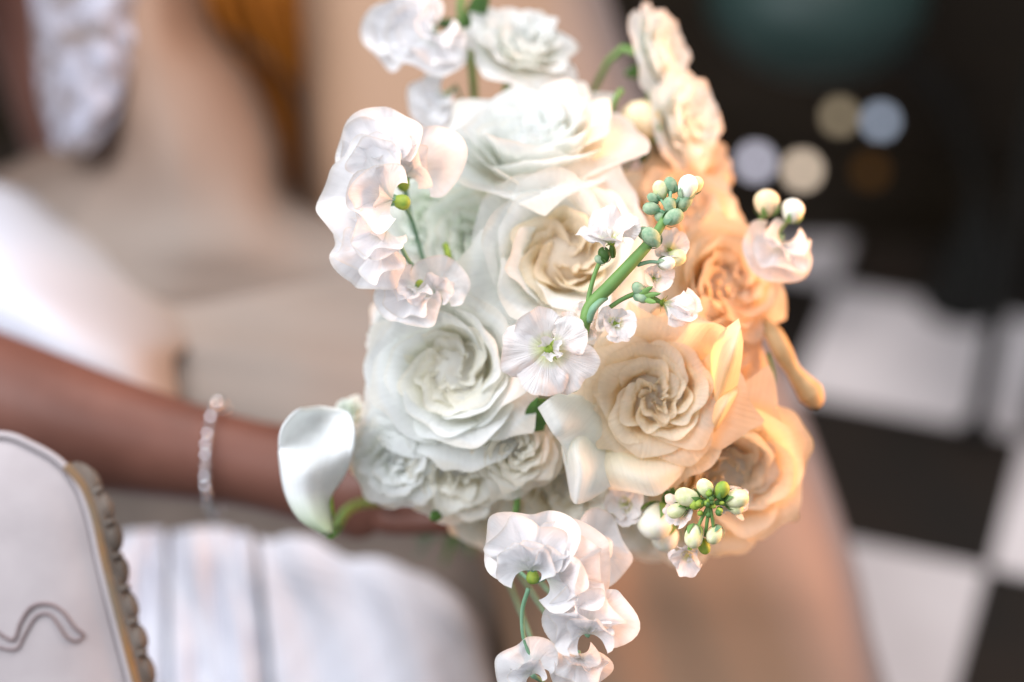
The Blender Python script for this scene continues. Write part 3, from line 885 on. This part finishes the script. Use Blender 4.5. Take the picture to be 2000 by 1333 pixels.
M['hair'] = plain_mat('auburn hair', (0.42, 0.14, 0.015), 0.45, col2=(0.24, 0.075, 0.01), scale=30, stretch=(3, 3, .5))
M['hair_dark'] = plain_mat('brown hair', (0.075, 0.045, 0.028), 0.45, col2=(0.04, 0.024, 0.015), scale=30)
bride = empty('person', P(300, 500, .62), None, 'seated woman in a champagne and white satin gown with loose auburn hair holding the bouquet', 'person', None)
bi = bride.matrix_world.inverted()


def sheet(name, rows, mat, nv=40, nu=40, th=0.003, fold=None, parent=bride, inv=None):
    inv = inv or bi
    A = catmull(catmull(np.array(rows, float), nv, 0), nu, 1)
    if fold is not None:
        U, V = np.meshgrid(np.linspace(0, 1, nu), np.linspace(0, 1, nv))
        A[..., 2] += fold(U, V)
    G = np.zeros_like(A)
    for j in range(nv):
        for i in range(nu):
            G[j, i] = inv @ P(*A[j, i])
    o = grid_obj(name, G, mat, parent)
    if th: solidify(o, th, -1)
    return o


# body (one continuous skin surface: trunk, arm, hand with fingers)
def skin_body():
    pts, rad, edges = [], [], []

    def add(p, r, prev=None):
        pts.append(p); rad.append(r)
        if prev is not None: edges.append((prev, len(pts) - 1))
        return len(pts) - 1
    pel = add(P(420, 760, .72), 0.10)
    w = add(P(330, 520, .75), 0.09, pel)
    ch = add(P(200, 150, .80), 0.10, w)
    sh0 = add(P(60, -260, .82), 0.09, ch)
    neck = add(P(150, -480, .85), 0.05, sh0)
    add(P(170, -620, .85), 0.045, neck)
    sh = add(P(-230, -230, .66), 0.055, sh0)
    ua = add(P(-420, 150, .50), 0.045, sh)
    el = add(P(-420, 640, .36), 0.041, ua)
    f1 = add(P(-150, 725, .32), 0.052, el)
    f2 = add(P(60, 800, .305), 0.050, f1)
    f3 = add(P(240, 860, .30), 0.045, f2)
    wr = add(P(420, 893, .295), 0.036, f3)
    wr2 = add(P(520, 915, .292), 0.034, wr)
    pm = add(P(620, 940, .29), 0.036, wr2)
    pm2 = add(P(700, 962, .29), 0.034, pm)
    # fingers curl round the stems (BIND is near 905,965,.30)
    for k, (y, r, l) in enumerate([(915, .0100, 1.0), (950, .0104, 1.08), (985, .0102, 1.02), (1018, .0092, .85)]):
        a = add(P(775, y + 5, .262), r * 1.15, pm2)
        b = add(P(775 + 90 * l, y, .245), r * 1.05, a)
        c = add(P(775 + 165 * l, y + 5, .262), r, b)
        d = add(P(775 + 185 * l, y + 14, .300), r * 0.9, c)
        add(P(775 + 160 * l, y + 20, .325), r * 0.8, d)
    th = add(P(690, 900, .315), 0.014, pm)
    th2 = add(P(780, 880, .345), 0.011, th)
    add(P(860, 900, .350), 0.009, th2)
    me = bpy.data.meshes.new('body')
    me.from_pydata([tuple(bi @ p) for p in pts], edges, [])
    me.update()
    o = bpy.data.objects.new('body', me)
    C.objects.link(o)
    o.parent = bride
    sk = o.modifiers.new('skin', 'SKIN')
    for i, sv in enumerate(me.skin_vertices[0].data):
        sv.radius = (rad[i], rad[i])
        sv.use_root = (i == 0)
    sub = o.modifiers.new('sub', 'SUBSURF')
    sub.levels = sub.render_levels = 2
    bpy.context.view_layer.update()
    dg = bpy.context.evaluated_depsgraph_get()
    me2 = bpy.data.meshes.new_from_object(o.evaluated_get(dg))
    o.modifiers.clear()
    o.data = me2
    me2.polygons.foreach_set('use_smooth', [True] * len(me2.polygons))
    me2.materials.clear()
    me2.materials.append(M['skin'])
    return o


skin_body()

# bodice
gown_rows = [
    [(90, -60, .74), (170, -60, .60), (280, -60, .55), (350, -60, .60), (385, -60, .72)],
    [(110, 60, .74), (190, 60, .58), (290, 60, .52), (375, 60, .58), (410, 65, .74)],
    [(120, 180, .74), (210, 180, .56), (320, 170, .51), (440, 160, .56), (490, 165, .74)],
    [(90, 290, .74), (220, 300, .56), (350, 290, .50), (500, 280, .56), (545, 290, .74)],
    [(-60, 380, .66), (170, 390, .56), (360, 400, .50), (520, 390, .54), (572, 390, .72)],
    [(-90, 490, .60), (150, 490, .54), (380, 490, .495), (560, 470, .52), (740, 440, .62)],
    [(-90, 600, .57), (180, 595, .52), (400, 590, .50), (640, 560, .51), (900, 510, .55)],
    [(-90, 710, .55), (200, 700, .50), (430, 690, .47), (680, 670, .46), (980, 640, .50)],
    [(-90, 810, .54), (220, 800, .48), (440, 790, .45), (700, 780, .435), (1000, 760, .47)],
    [(-90, 920, .54), (230, 910, .48), (450, 900, .45), (710, 900, .43), (1020, 900, .47)],
    [(-90, 1100, .56), (240, 1100, .49), (470, 1100, .465), (720, 1100, .455), (1050, 1110, .49)],
    [(-90, 1430, .56), (240, 1430, .49), (470, 1430, .46), (720, 1430, .455), (1060, 1430, .50)],
]
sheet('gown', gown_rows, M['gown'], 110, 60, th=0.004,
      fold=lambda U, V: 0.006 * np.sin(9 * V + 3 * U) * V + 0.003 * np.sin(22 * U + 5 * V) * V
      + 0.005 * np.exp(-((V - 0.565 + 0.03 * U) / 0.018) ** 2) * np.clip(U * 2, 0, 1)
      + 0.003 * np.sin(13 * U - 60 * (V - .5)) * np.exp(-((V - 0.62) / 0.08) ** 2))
# lace with raised flowers
lace_rows = [
    [(60, -60, 0.590), (140, -60, 0.550), (220, -60, 0.530), (330, -60, 0.560)],
    [(70, 50, 0.590), (140, 50, 0.540), (215, 50, 0.515), (300, 50, 0.540)],
    [(75, 130, 0.590), (140, 140, 0.530), (200, 140, 0.510), (250, 130, 0.520)],
    [(85, 210, 0.590), (140, 220, 0.530), (190, 220, 0.510), (235, 210, 0.520)],
    [(110, 290, 0.590), (140, 300, 0.540), (165, 300, 0.520), (195, 280, 0.530)],
]
sheet('lace_panel', lace_rows, M['lace'], 60, 50, th=0.002,
      fold=lambda U, V: 0.006 * np.sin(14 * U + 6 * np.sin(7 * V)) * np.sin(16 * V + 2 * U))
# gown flank, lower left, with the window light painted in as white
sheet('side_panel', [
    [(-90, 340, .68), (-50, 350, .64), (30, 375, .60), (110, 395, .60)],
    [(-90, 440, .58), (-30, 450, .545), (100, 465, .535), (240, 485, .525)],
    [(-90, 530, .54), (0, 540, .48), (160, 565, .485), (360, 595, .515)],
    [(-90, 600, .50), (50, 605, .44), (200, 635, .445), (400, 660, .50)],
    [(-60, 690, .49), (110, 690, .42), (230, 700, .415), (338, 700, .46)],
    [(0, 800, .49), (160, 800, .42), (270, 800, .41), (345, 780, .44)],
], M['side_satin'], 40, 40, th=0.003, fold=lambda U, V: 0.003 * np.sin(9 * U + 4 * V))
# champagne drape behind and below the bouquet
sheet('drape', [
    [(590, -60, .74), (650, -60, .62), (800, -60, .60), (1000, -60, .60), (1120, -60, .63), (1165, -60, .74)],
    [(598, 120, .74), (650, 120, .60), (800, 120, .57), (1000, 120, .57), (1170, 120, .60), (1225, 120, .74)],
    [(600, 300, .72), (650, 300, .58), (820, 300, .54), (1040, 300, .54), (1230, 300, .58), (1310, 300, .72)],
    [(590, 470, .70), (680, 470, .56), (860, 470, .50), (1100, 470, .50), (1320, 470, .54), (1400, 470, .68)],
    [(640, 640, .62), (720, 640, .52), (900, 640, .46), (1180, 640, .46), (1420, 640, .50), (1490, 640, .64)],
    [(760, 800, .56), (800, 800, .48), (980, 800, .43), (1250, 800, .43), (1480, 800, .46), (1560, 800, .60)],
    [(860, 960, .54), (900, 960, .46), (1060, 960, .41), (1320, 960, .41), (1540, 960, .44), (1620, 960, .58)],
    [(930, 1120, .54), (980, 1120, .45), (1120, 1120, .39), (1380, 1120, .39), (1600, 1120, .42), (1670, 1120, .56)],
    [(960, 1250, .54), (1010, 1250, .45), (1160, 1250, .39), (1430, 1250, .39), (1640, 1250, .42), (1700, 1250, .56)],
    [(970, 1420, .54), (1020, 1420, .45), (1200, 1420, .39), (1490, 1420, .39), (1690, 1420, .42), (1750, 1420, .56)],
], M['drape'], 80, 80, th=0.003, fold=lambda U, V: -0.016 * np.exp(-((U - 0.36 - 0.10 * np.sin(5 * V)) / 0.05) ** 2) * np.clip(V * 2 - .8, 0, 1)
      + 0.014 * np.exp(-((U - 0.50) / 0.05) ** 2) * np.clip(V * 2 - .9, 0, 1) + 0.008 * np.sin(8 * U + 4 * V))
# white lace skirt, lower left
def skirt_panel(xs_top, y_top, xs_bot, seed, dd=.445, mat='skirt_lace'):
    rows = []
    n = len(xs_top)
    for j, q in enumerate([0, .15, .4, 1.0]):
        row = []
        for i in range(n):
            x = xs_top[i] + (xs_bot[i] - xs_top[i]) * q
            y = y_top[i] + (1430 - y_top[i]) * q
            e = abs(2 * i / (n - 1) - 1)
            row.append((x, y, dd - .012 * q + .007 * e ** 3 + (.012 if j == 0 else 0)))
        rows.append(row)
    sheet('skirt_panel', rows, M[mat], 60, 60, th=0.003,
          fold=lambda U, V: 0.003 * np.sin(30 * U + 7 * np.sin(7 * V) + seed) * np.sin(20 * V + 8 * U) * 0.25 * np.clip(V * 2, 0, 1) + 0.005 * np.sin(9 * U + 3 * V + seed) + 0.003 * np.sin(21 * U - 4 * V * V))


skirt_panel([200, 250, 290, 321], [1062, 1042, 1036, 1040], [200, 250, 290, 326], 1.0, .450)
skirt_panel([333, 380, 430, 470, 492], [1045, 1035, 1032, 1040, 1052], [338, 400, 450, 500, 536], 2.0, .445)
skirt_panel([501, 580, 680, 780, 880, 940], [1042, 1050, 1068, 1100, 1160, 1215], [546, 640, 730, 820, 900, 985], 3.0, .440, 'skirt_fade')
# long auburn hair hanging beside the bodice
hv, hf, huv = [], [], []
hr = rnd(5)
for k in range(90):
    a = hr.random(); dz = hr.uniform(-0.03, 0.03); w = hr.uniform(-1, 1) * 14
    top = 395 + 200 * a; bow = 60 * math.sin(PI * a)
    tipx = 560 + 18 * a + hr.uniform(-6, 6); tipy = 440 - 160 * hr.random() ** 2
    ctr = [(top - 25, -120), (top + w * .5, 20), (top + 20 + (1 - a) * 55 + w, 140), (570 + 25 * a - 14 + w * .6 + (a - .5) * 30, 270), (tipx, tipy)]
    Q = catmull(np.array([tuple(bi @ P(x, y, .80 + dz + .02 * i)) for i, (x, y) in enumerate(ctr)]), 18)
    rad = 0.0042
    for i in range(18):
        rr_ = rad * (1 - 0.75 * (i / 17) ** 2)
        for g_ in range(5):
            an = 2 * PI * g_ / 5
            hv.append(tuple(Vector(Q[i]) + rt * rr_ * math.cos(an) + fw * rr_ * math.sin(an)))
            huv.append((g_ / 5, i / 17))
    b0 = k * 90
    for i in range(17):
        for g_ in range(5):
            p_ = b0 + i * 5 + g_; q_ = b0 + i * 5 + (g_ + 1) % 5
            hf.append((p_, q_, q_ + 5, p_ + 5))
mesh_obj('hair', hv, hf, M['hair'], bride, huv)
hv, hf = [], []
for k in range(26):
    w = hr.uniform(-8, 8); dz = hr.uniform(-.01, .01)
    ctr = [(380, 20 + w), (430 + w, 68 + w), (490, 95 + w), (548 + w, 140 + w), (585 + w, 215), (592 + w * .7, 320), (575 + w * .3, 410)]
    Q = catmull(np.array([tuple(bi @ P(x, y, .76 + dz)) for x, y in ctr]), 24)
    for i in range(24):
        rr_ = 0.0035 * (1 - 0.6 * i / 23)
        for g_ in range(5):
            an = 2 * PI * g_ / 5
            hv.append(tuple(Vector(Q[i]) + rt * rr_ * math.cos(an) + fw * rr_ * math.sin(an)))
    b0 = k * 120
    for i in range(23):
        for g_ in range(5):
            p_ = b0 + i * 5 + g_; q_ = b0 + i * 5 + (g_ + 1) % 5
            hf.append((p_, q_, q_ + 5, p_ + 5))
mesh_obj('hair', hv, hf, M['hair_dark'], bride)['label'] = 'darker brown lock curving over the auburn hair'

# bracelet
M['gem'] = plain_mat('crystal', (0.85, 0.87, 0.92), 0.12, metal=1.0, scale=30)
M['silver'] = plain_mat('silver', (0.7, 0.7, 0.72), 0.25, metal=1.0, scale=30)
br = empty('bracelet', P(415, 895, .295), None, 'thin bracelet of round crystals on the wrist', 'bracelet', None)
bri = br.matrix_world.inverted()
wc = P(424, 895, .295)
axd = (P(520, 915, .292) - P(240, 855, .30)).normalized()
axd = (axd + cv(0.0, 0.18, 0) * 0.9).normalized()
bx = axd.cross(fw).normalized(); by = axd.cross(bx)
nst = 34
RB = 0.0400
ring = [wc + bx * RB * math.cos(2 * PI * k / 40) + by * RB * math.sin(2 * PI * k / 40) for k in range(41)]
tube('band', [bri @ q for q in ring], 0.0012, M['silver'], br, seg=6, n=81, cap=False)
gem_me = None
for k in range(nst):
    a = 2 * PI * k / nst
    d = bx * math.cos(a) + by * math.sin(a)
    c = bri @ (wc + d * (RB + 0.0012))
    if gem_me is None:
        o = blob('gem', Vector((0, 0, 0)), Vector((0, 0, 1)), 0.0029, 0.0025, M['gem'], br, seg=8, rings=5)
        o.data.polygons.foreach_set('use_smooth', [False] * len(o.data.polygons))
        gem_me = o.data
    else:
        o = bpy.data.objects.new('gem', gem_me); C.objects.link(o); o.parent = br
    o.location = c
    o.rotation_euler = (a * 3.1, a * 1.7, a * 2.3)

# ------------------------------------------------------------------ CHAIR BACK, lower left
M['uphol'] = plain_mat('cream upholstery', (0.42, 0.38, 0.385), 0.8, col2=(0.34, 0.305, 0.31), scale=14, bump=0.3, bscale=500, bdist=0.0005)
M['gilt'] = plain_mat('worn gilt edging', (0.22, 0.12, 0.05), 0.5, col2=(0.16, 0.12, 0.08), scale=25, bump=0.3, bscale=120)
M['carved'] = plain_mat('carved bead painted taupe', (0.15, 0.125, 0.105), 0.55, col2=(0.085, 0.068, 0.055), scale=30, bump=0.3, bscale=90)
M['ink'] = plain_mat('mauve brown line', (0.24, 0.185, 0.185), 0.8, scale=40)
ch = empty('chair', P(60, 1330, .11), None, 'chair back in cream upholstery with a carved beaded rim, lower left corner', 'chair', None)
chi = ch.matrix_world.inverted()


def PC(x, y, d):
    return P(x, y, d + .05)


br_ = rnd(9)
edge = [(-260, 905), (-120, 862), (0, 852), (60, 872), (115, 905), (150, 950), (172, 1010), (190, 1090), (212, 1180), (236, 1270), (262, 1370), (290, 1480)]
E = catmull(np.array(edge, float), 60)
n1 = 22
G = np.zeros((60, n1, 3))
cx, cy = -60, 1300
chs = []
for j in range(60):
    for i in range(n1):
        t = i / (n1 - 1)
        x = cx + (E[j, 0] - cx) * t
        y = cy + (E[j, 1] - cy) * t if j < 40 else E[j, 1] + (1 - t) * 60
        if j >= 40: x = cx + (E[j, 0] - cx) * t; y = (cy + (E[39, 1] - cy) * t) + (E[j, 1] - E[39, 1])
        chs.append((x, y, .069 - .018 * (1 - t ** 4)))
        G[j, i] = chi @ PC(*chs[-1])
solidify(grid_obj('upholstery', G, M['uphol'], ch), 0.003, 0)
tube('piping', [chi @ PC(x + 3, y - 2, .066) for x, y in edge], 0.0026, M['uphol'], ch, seg=8, n=80)
tube('edging', [chi @ PC(x + 14, y + 4, .066) for x, y in edge[4:]], 0.0034, M['gilt'], ch, seg=8, n=80)
tube('edging', [chi @ PC(x + 27, y + 2, .068) for x, y in edge[4:]], 0.0034, M['carved'], ch, seg=8, n=80)
rail = catmull(np.array([(x + 34, y + 12) for x, y in edge], float), 400)
seglen = np.r_[0, np.cumsum(np.hypot(*np.diff(rail, axis=0).T))]
s = 415.0
while s < seglen[-1] - 20:
    k = np.searchsorted(seglen, s); q = rail[k]; tn = rail[min(k + 3, 399)] - rail[max(k - 3, 0)]
    tn = tn / np.hypot(*tn)
    c = chi @ PC(q[0] + 7, q[1], .072)
    ax = cv(tn[0], -tn[1], 0)
    blob('bead', c, (ax + cv(br_.uniform(-.12, .12), br_.uniform(-.12, .12), 0)), 0.0066 * br_.uniform(.9, 1.12), 0.0110 * br_.uniform(.9, 1.08), M['carved'], ch, seg=14, rings=10, power=br_.uniform(-.15, .15), groove=.05)
    k2 = np.searchsorted(seglen, s + 33); q2 = rail[min(k2, 399)]
    blob('bead', chi @ PC(q2[0] + 8, q2[1], .068), ax, 0.0046, 0.0022, M['carved'], ch, seg=12, rings=6)
    s += 66
def z_up(x, y):
    best = min(((math.hypot(chq[0] - x, chq[1] - y), chq[2]) for chq in chs))
    return best[1] - 0.0025


def motif(pts, r=0.0009):
    tube('embroidered_line', [chi @ PC(x, y, z_up(x, y)) for x, y in pts], r * 1.1, M['ink'], ch, seg=6, n=50)
motif([(-60, 1200), (-10, 1232), (25, 1250), (40, 1215), (62, 1185), (95, 1180), (122, 1195), (145, 1225), (163, 1240)], .0011)
motif([(-60, 1240), (-10, 1262), (30, 1268), (48, 1240), (70, 1205), (95, 1200), (112, 1218), (130, 1245), (150, 1252), (165, 1238)], .0009)

# ------------------------------------------------------------------ FLOOR (checkered)
M['tile_white'] = plain_mat('white marble tile', (0.80, 0.74, 0.73), 0.4, col2=(0.66, 0.60, 0.59), scale=5)
M['tile_black'] = plain_mat('black marble tile', (0.024, 0.016, 0.011), 0.6, col2=(0.014, 0.012, 0.010), scale=5)
M['grout'] = plain_mat('grout', (0.10, 0.09, 0.08), 0.9, scale=60)
floor = mesh_obj('floor', [(-8, -4, -0.012), (8, -4, -0.012), (8, 14, -0.012), (-8, 14, -0.012)], [(0, 1, 2, 3)], M['grout'])
tag(floor, kind='structure')
O = ground(1930, 1110); Aa = ground(1445, 1009) - O; Bb = ground(1998, 855) - O
tm = {}
for i in range(-3, 9):
    for j in range(-3, 6):
        m_ = M['tile_black'] if (i + j) % 2 == 0 else M['tile_white']
        if m_.name not in tm:
            g = 0.008
            c = [(g, g), (1 - g, g), (1 - g, 1 - g), (g, 1 - g)]
            V = [tuple(Aa * a + Bb * b + Vector((0, 0, z))) for z in (-0.010, 0.0) for a, b in c]
            F = [(4, 5, 6, 7), (0, 1, 5, 4), (1, 2, 6, 5), (2, 3, 7, 6), (3, 0, 4, 7)]
            o = mesh_obj('tile', V, F, m_, floor, smooth=False)
            tm[m_.name] = o.data
        else:
            o = bpy.data.objects.new('tile', tm[m_.name]); C.objects.link(o); o.parent = floor
        o.location = O + Aa * i + Bb * j


def box(name, lo, hi, mat, parent=None, bevel=0.0):
    x0, y0, z0 = lo; x1, y1, z1 = hi
    V = [(x0, y0, z0), (x1, y0, z0), (x1, y1, z0), (x0, y1, z0), (x0, y0, z1), (x1, y0, z1), (x1, y1, z1), (x0, y1, z1)]
    F = [(0, 3, 2, 1), (4, 5, 6, 7), (0, 1, 5, 4), (1, 2, 6, 5), (2, 3, 7, 6), (3, 0, 4, 7)]
    o = mesh_obj(name, V, F, mat, parent, smooth=False)
    if bevel:
        b = o.modifiers.new('bevel', 'BEVEL'); b.width = bevel; b.segments = 2
    return o


# thin dark metal leg of a table at the right edge
M['iron'] = plain_mat('dark iron', (0.012, 0.012, 0.010), 0.5, metal=0.3, scale=30)
M['dark_wood'] = plain_mat('near black wood', (0.020, 0.013, 0.006), 0.5, col2=(0.012, 0.008, 0.004), scale=6, stretch=(1, 1, 6))
M['orange_wood'] = plain_mat('orange stained wood', (0.55, 0.19, 0.012), 0.45, col2=(0.38, 0.12, 0.008), scale=5, stretch=(8, 8, 1))
M['teal'] = plain_mat('dim teal glass', (0.022, 0.045, 0.04), 0.5, scale=6)
g = ground(1905, 850)
tb = empty('table', g, None, 'dark side table whose thin iron leg stands on the white tile at the right edge', 'table', None)
tube('leg', [(0, 0, 0.01), (0.012, 0, 0.3), (0.02, 0, 0.62)], 0.010, M['iron'], tb, seg=12)
blob('foot', Vector((0, 0, 0.010)), Vector((0, 0, 1)), 0.018, 0.010, M['iron'], tb)
tube('leg', [(0.5, 0, 0.0), (0.5, 0, 0.3), (0.5, 0, 0.62)], 0.010, M['iron'], tb, seg=12)
tube('leg', [(0.5, 0.45, 0.0), (0.5, 0.45, 0.3), (0.5, 0.45, 0.62)], 0.010, M['iron'], tb, seg=12)
tube('leg', [(0.0, 0.45, 0.0), (0.0, 0.45, 0.3), (0.0, 0.45, 0.62)], 0.010, M['iron'], tb, seg=12)
box('table_top', (-0.03, -0.03, 0.62), (0.55, 0.48, 0.65), M['dark_wood'], tb, 0.004)

# dark cabinet filling the upper right
YC = 2.52
cab = empty('cabinet', (0.45, YC, 0), None, 'near black cabinet in the blurred upper right background', 'cabinet', None)
box('carcass', (-0.62, 0.0, 0.0), (0.9, 0.5, 0.95), M['dark_wood'], cab, 0.004)
box('plinth', (-0.64, -0.02, 0.0), (0.92, -0.002, 0.09), M['dark_wood'], cab, 0.003)

gp = ground(1560, 700); gb = Vector((0.33, YC - 0.16, 0.0))
gl = empty('glass_globe', gb, None, 'dim teal glass globe blurred at the top edge above the light discs', 'vase', None)
blob('globe', Vector((0, 0, 0.405)), Vector((0, 0, 1)), 0.12, 0.085, M['teal'], gl, seg=32, rings=20)
tube('stand', [(0.20, 0, 0.0), (0.20, 0, 0.16), (0.12, 0, 0.32), (0.0, 0, 0.33)], [0.05, 0.008, 0.008, 0.02], M['iron'], gl, seg=12)

# orange wooden cabinet upper left
wd = empty('wardrobe', (-0.25, 2.75, 0), None, 'orange-brown wooden door panel glowing behind the gown, upper left', 'wooden door', None)
box('door_panel', (-0.22, 0.0, 0.0), (0.12, 0.05, 1.0), M['orange_wood'], wd, 0.006)
box('frame', (-0.60, -0.02, 0.0), (-0.222, 0.07, 1.0), M['dark_wood'], wd, 0.004)
box('frame', (0.122, -0.02, 0.0), (0.17, 0.07, 1.0), M['dark_wood'], wd, 0.004)

# dark wall behind everything
M['wall'] = plain_mat('dark brown wall', (0.03, 0.018, 0.008), 0.8, scale=3)
w_ = box('wall', (-5, 3.3, 0), (5, 3.45, 3.0), M['wall'])
tag(w_, 'dark brown room wall far behind the scene', 'wall')

# small glowing balls, blurred into round discs
orb_me = {}
for (px, py, r, col, st, lab) in [
    (1640, 228, 0.0105, (0.75, 0.60, 0.40), 1.3, 'dim amber glowing spot, upper left one of the upper pair of light discs'),
    (1720, 237, 0.0105, (0.66, 0.76, 0.95), 1.7, 'cool white glowing spot, right one of the upper pair of light discs'),
    (1476, 317, 0.0115, (0.88, 0.85, 1.0), 2.3, 'pale lilac glowing spot beside the bouquet, left one of the lower pair of light discs'),
    (1567, 333, 0.0115, (1.0, 0.80, 0.62), 2.8, 'warm beige glowing spot, right one of the lower pair of light discs'),
    (1700, 335, 0.0125, (0.45, 0.20, 0.05), .28, 'faint orange glowing spot below the upper pair of light discs')]:
    v = fw + rt * ((px - 1000) / FPX) + up * ((666.5 - py) / FPX)
    y = YC - 0.10
    p = CAM + v * (y / v.y)
    L_ = empty('small_lamp', p, None, lab, 'lamp', 'small spots glowing in the dark background')
    m_ = emit_mat('bulb glow', col, st)
    blob('bulb', Vector((0, 0, 0)), Vector((0, 0, 1)), r, r, m_, L_, seg=16, rings=10)
    tube('holder', [(0, 0, -r * 2.0), (0, 0, -r * 0.9)], [r * 0.5, r * 0.6], M['iron'], L_, seg=8)
    tube('bracket', [(0, 0, -r * 1.6), (0, 0.05, -r * 2), (0, 0.10 + 0.0, -r * 1.6)], 0.0018, M['iron'], L_, seg=6)
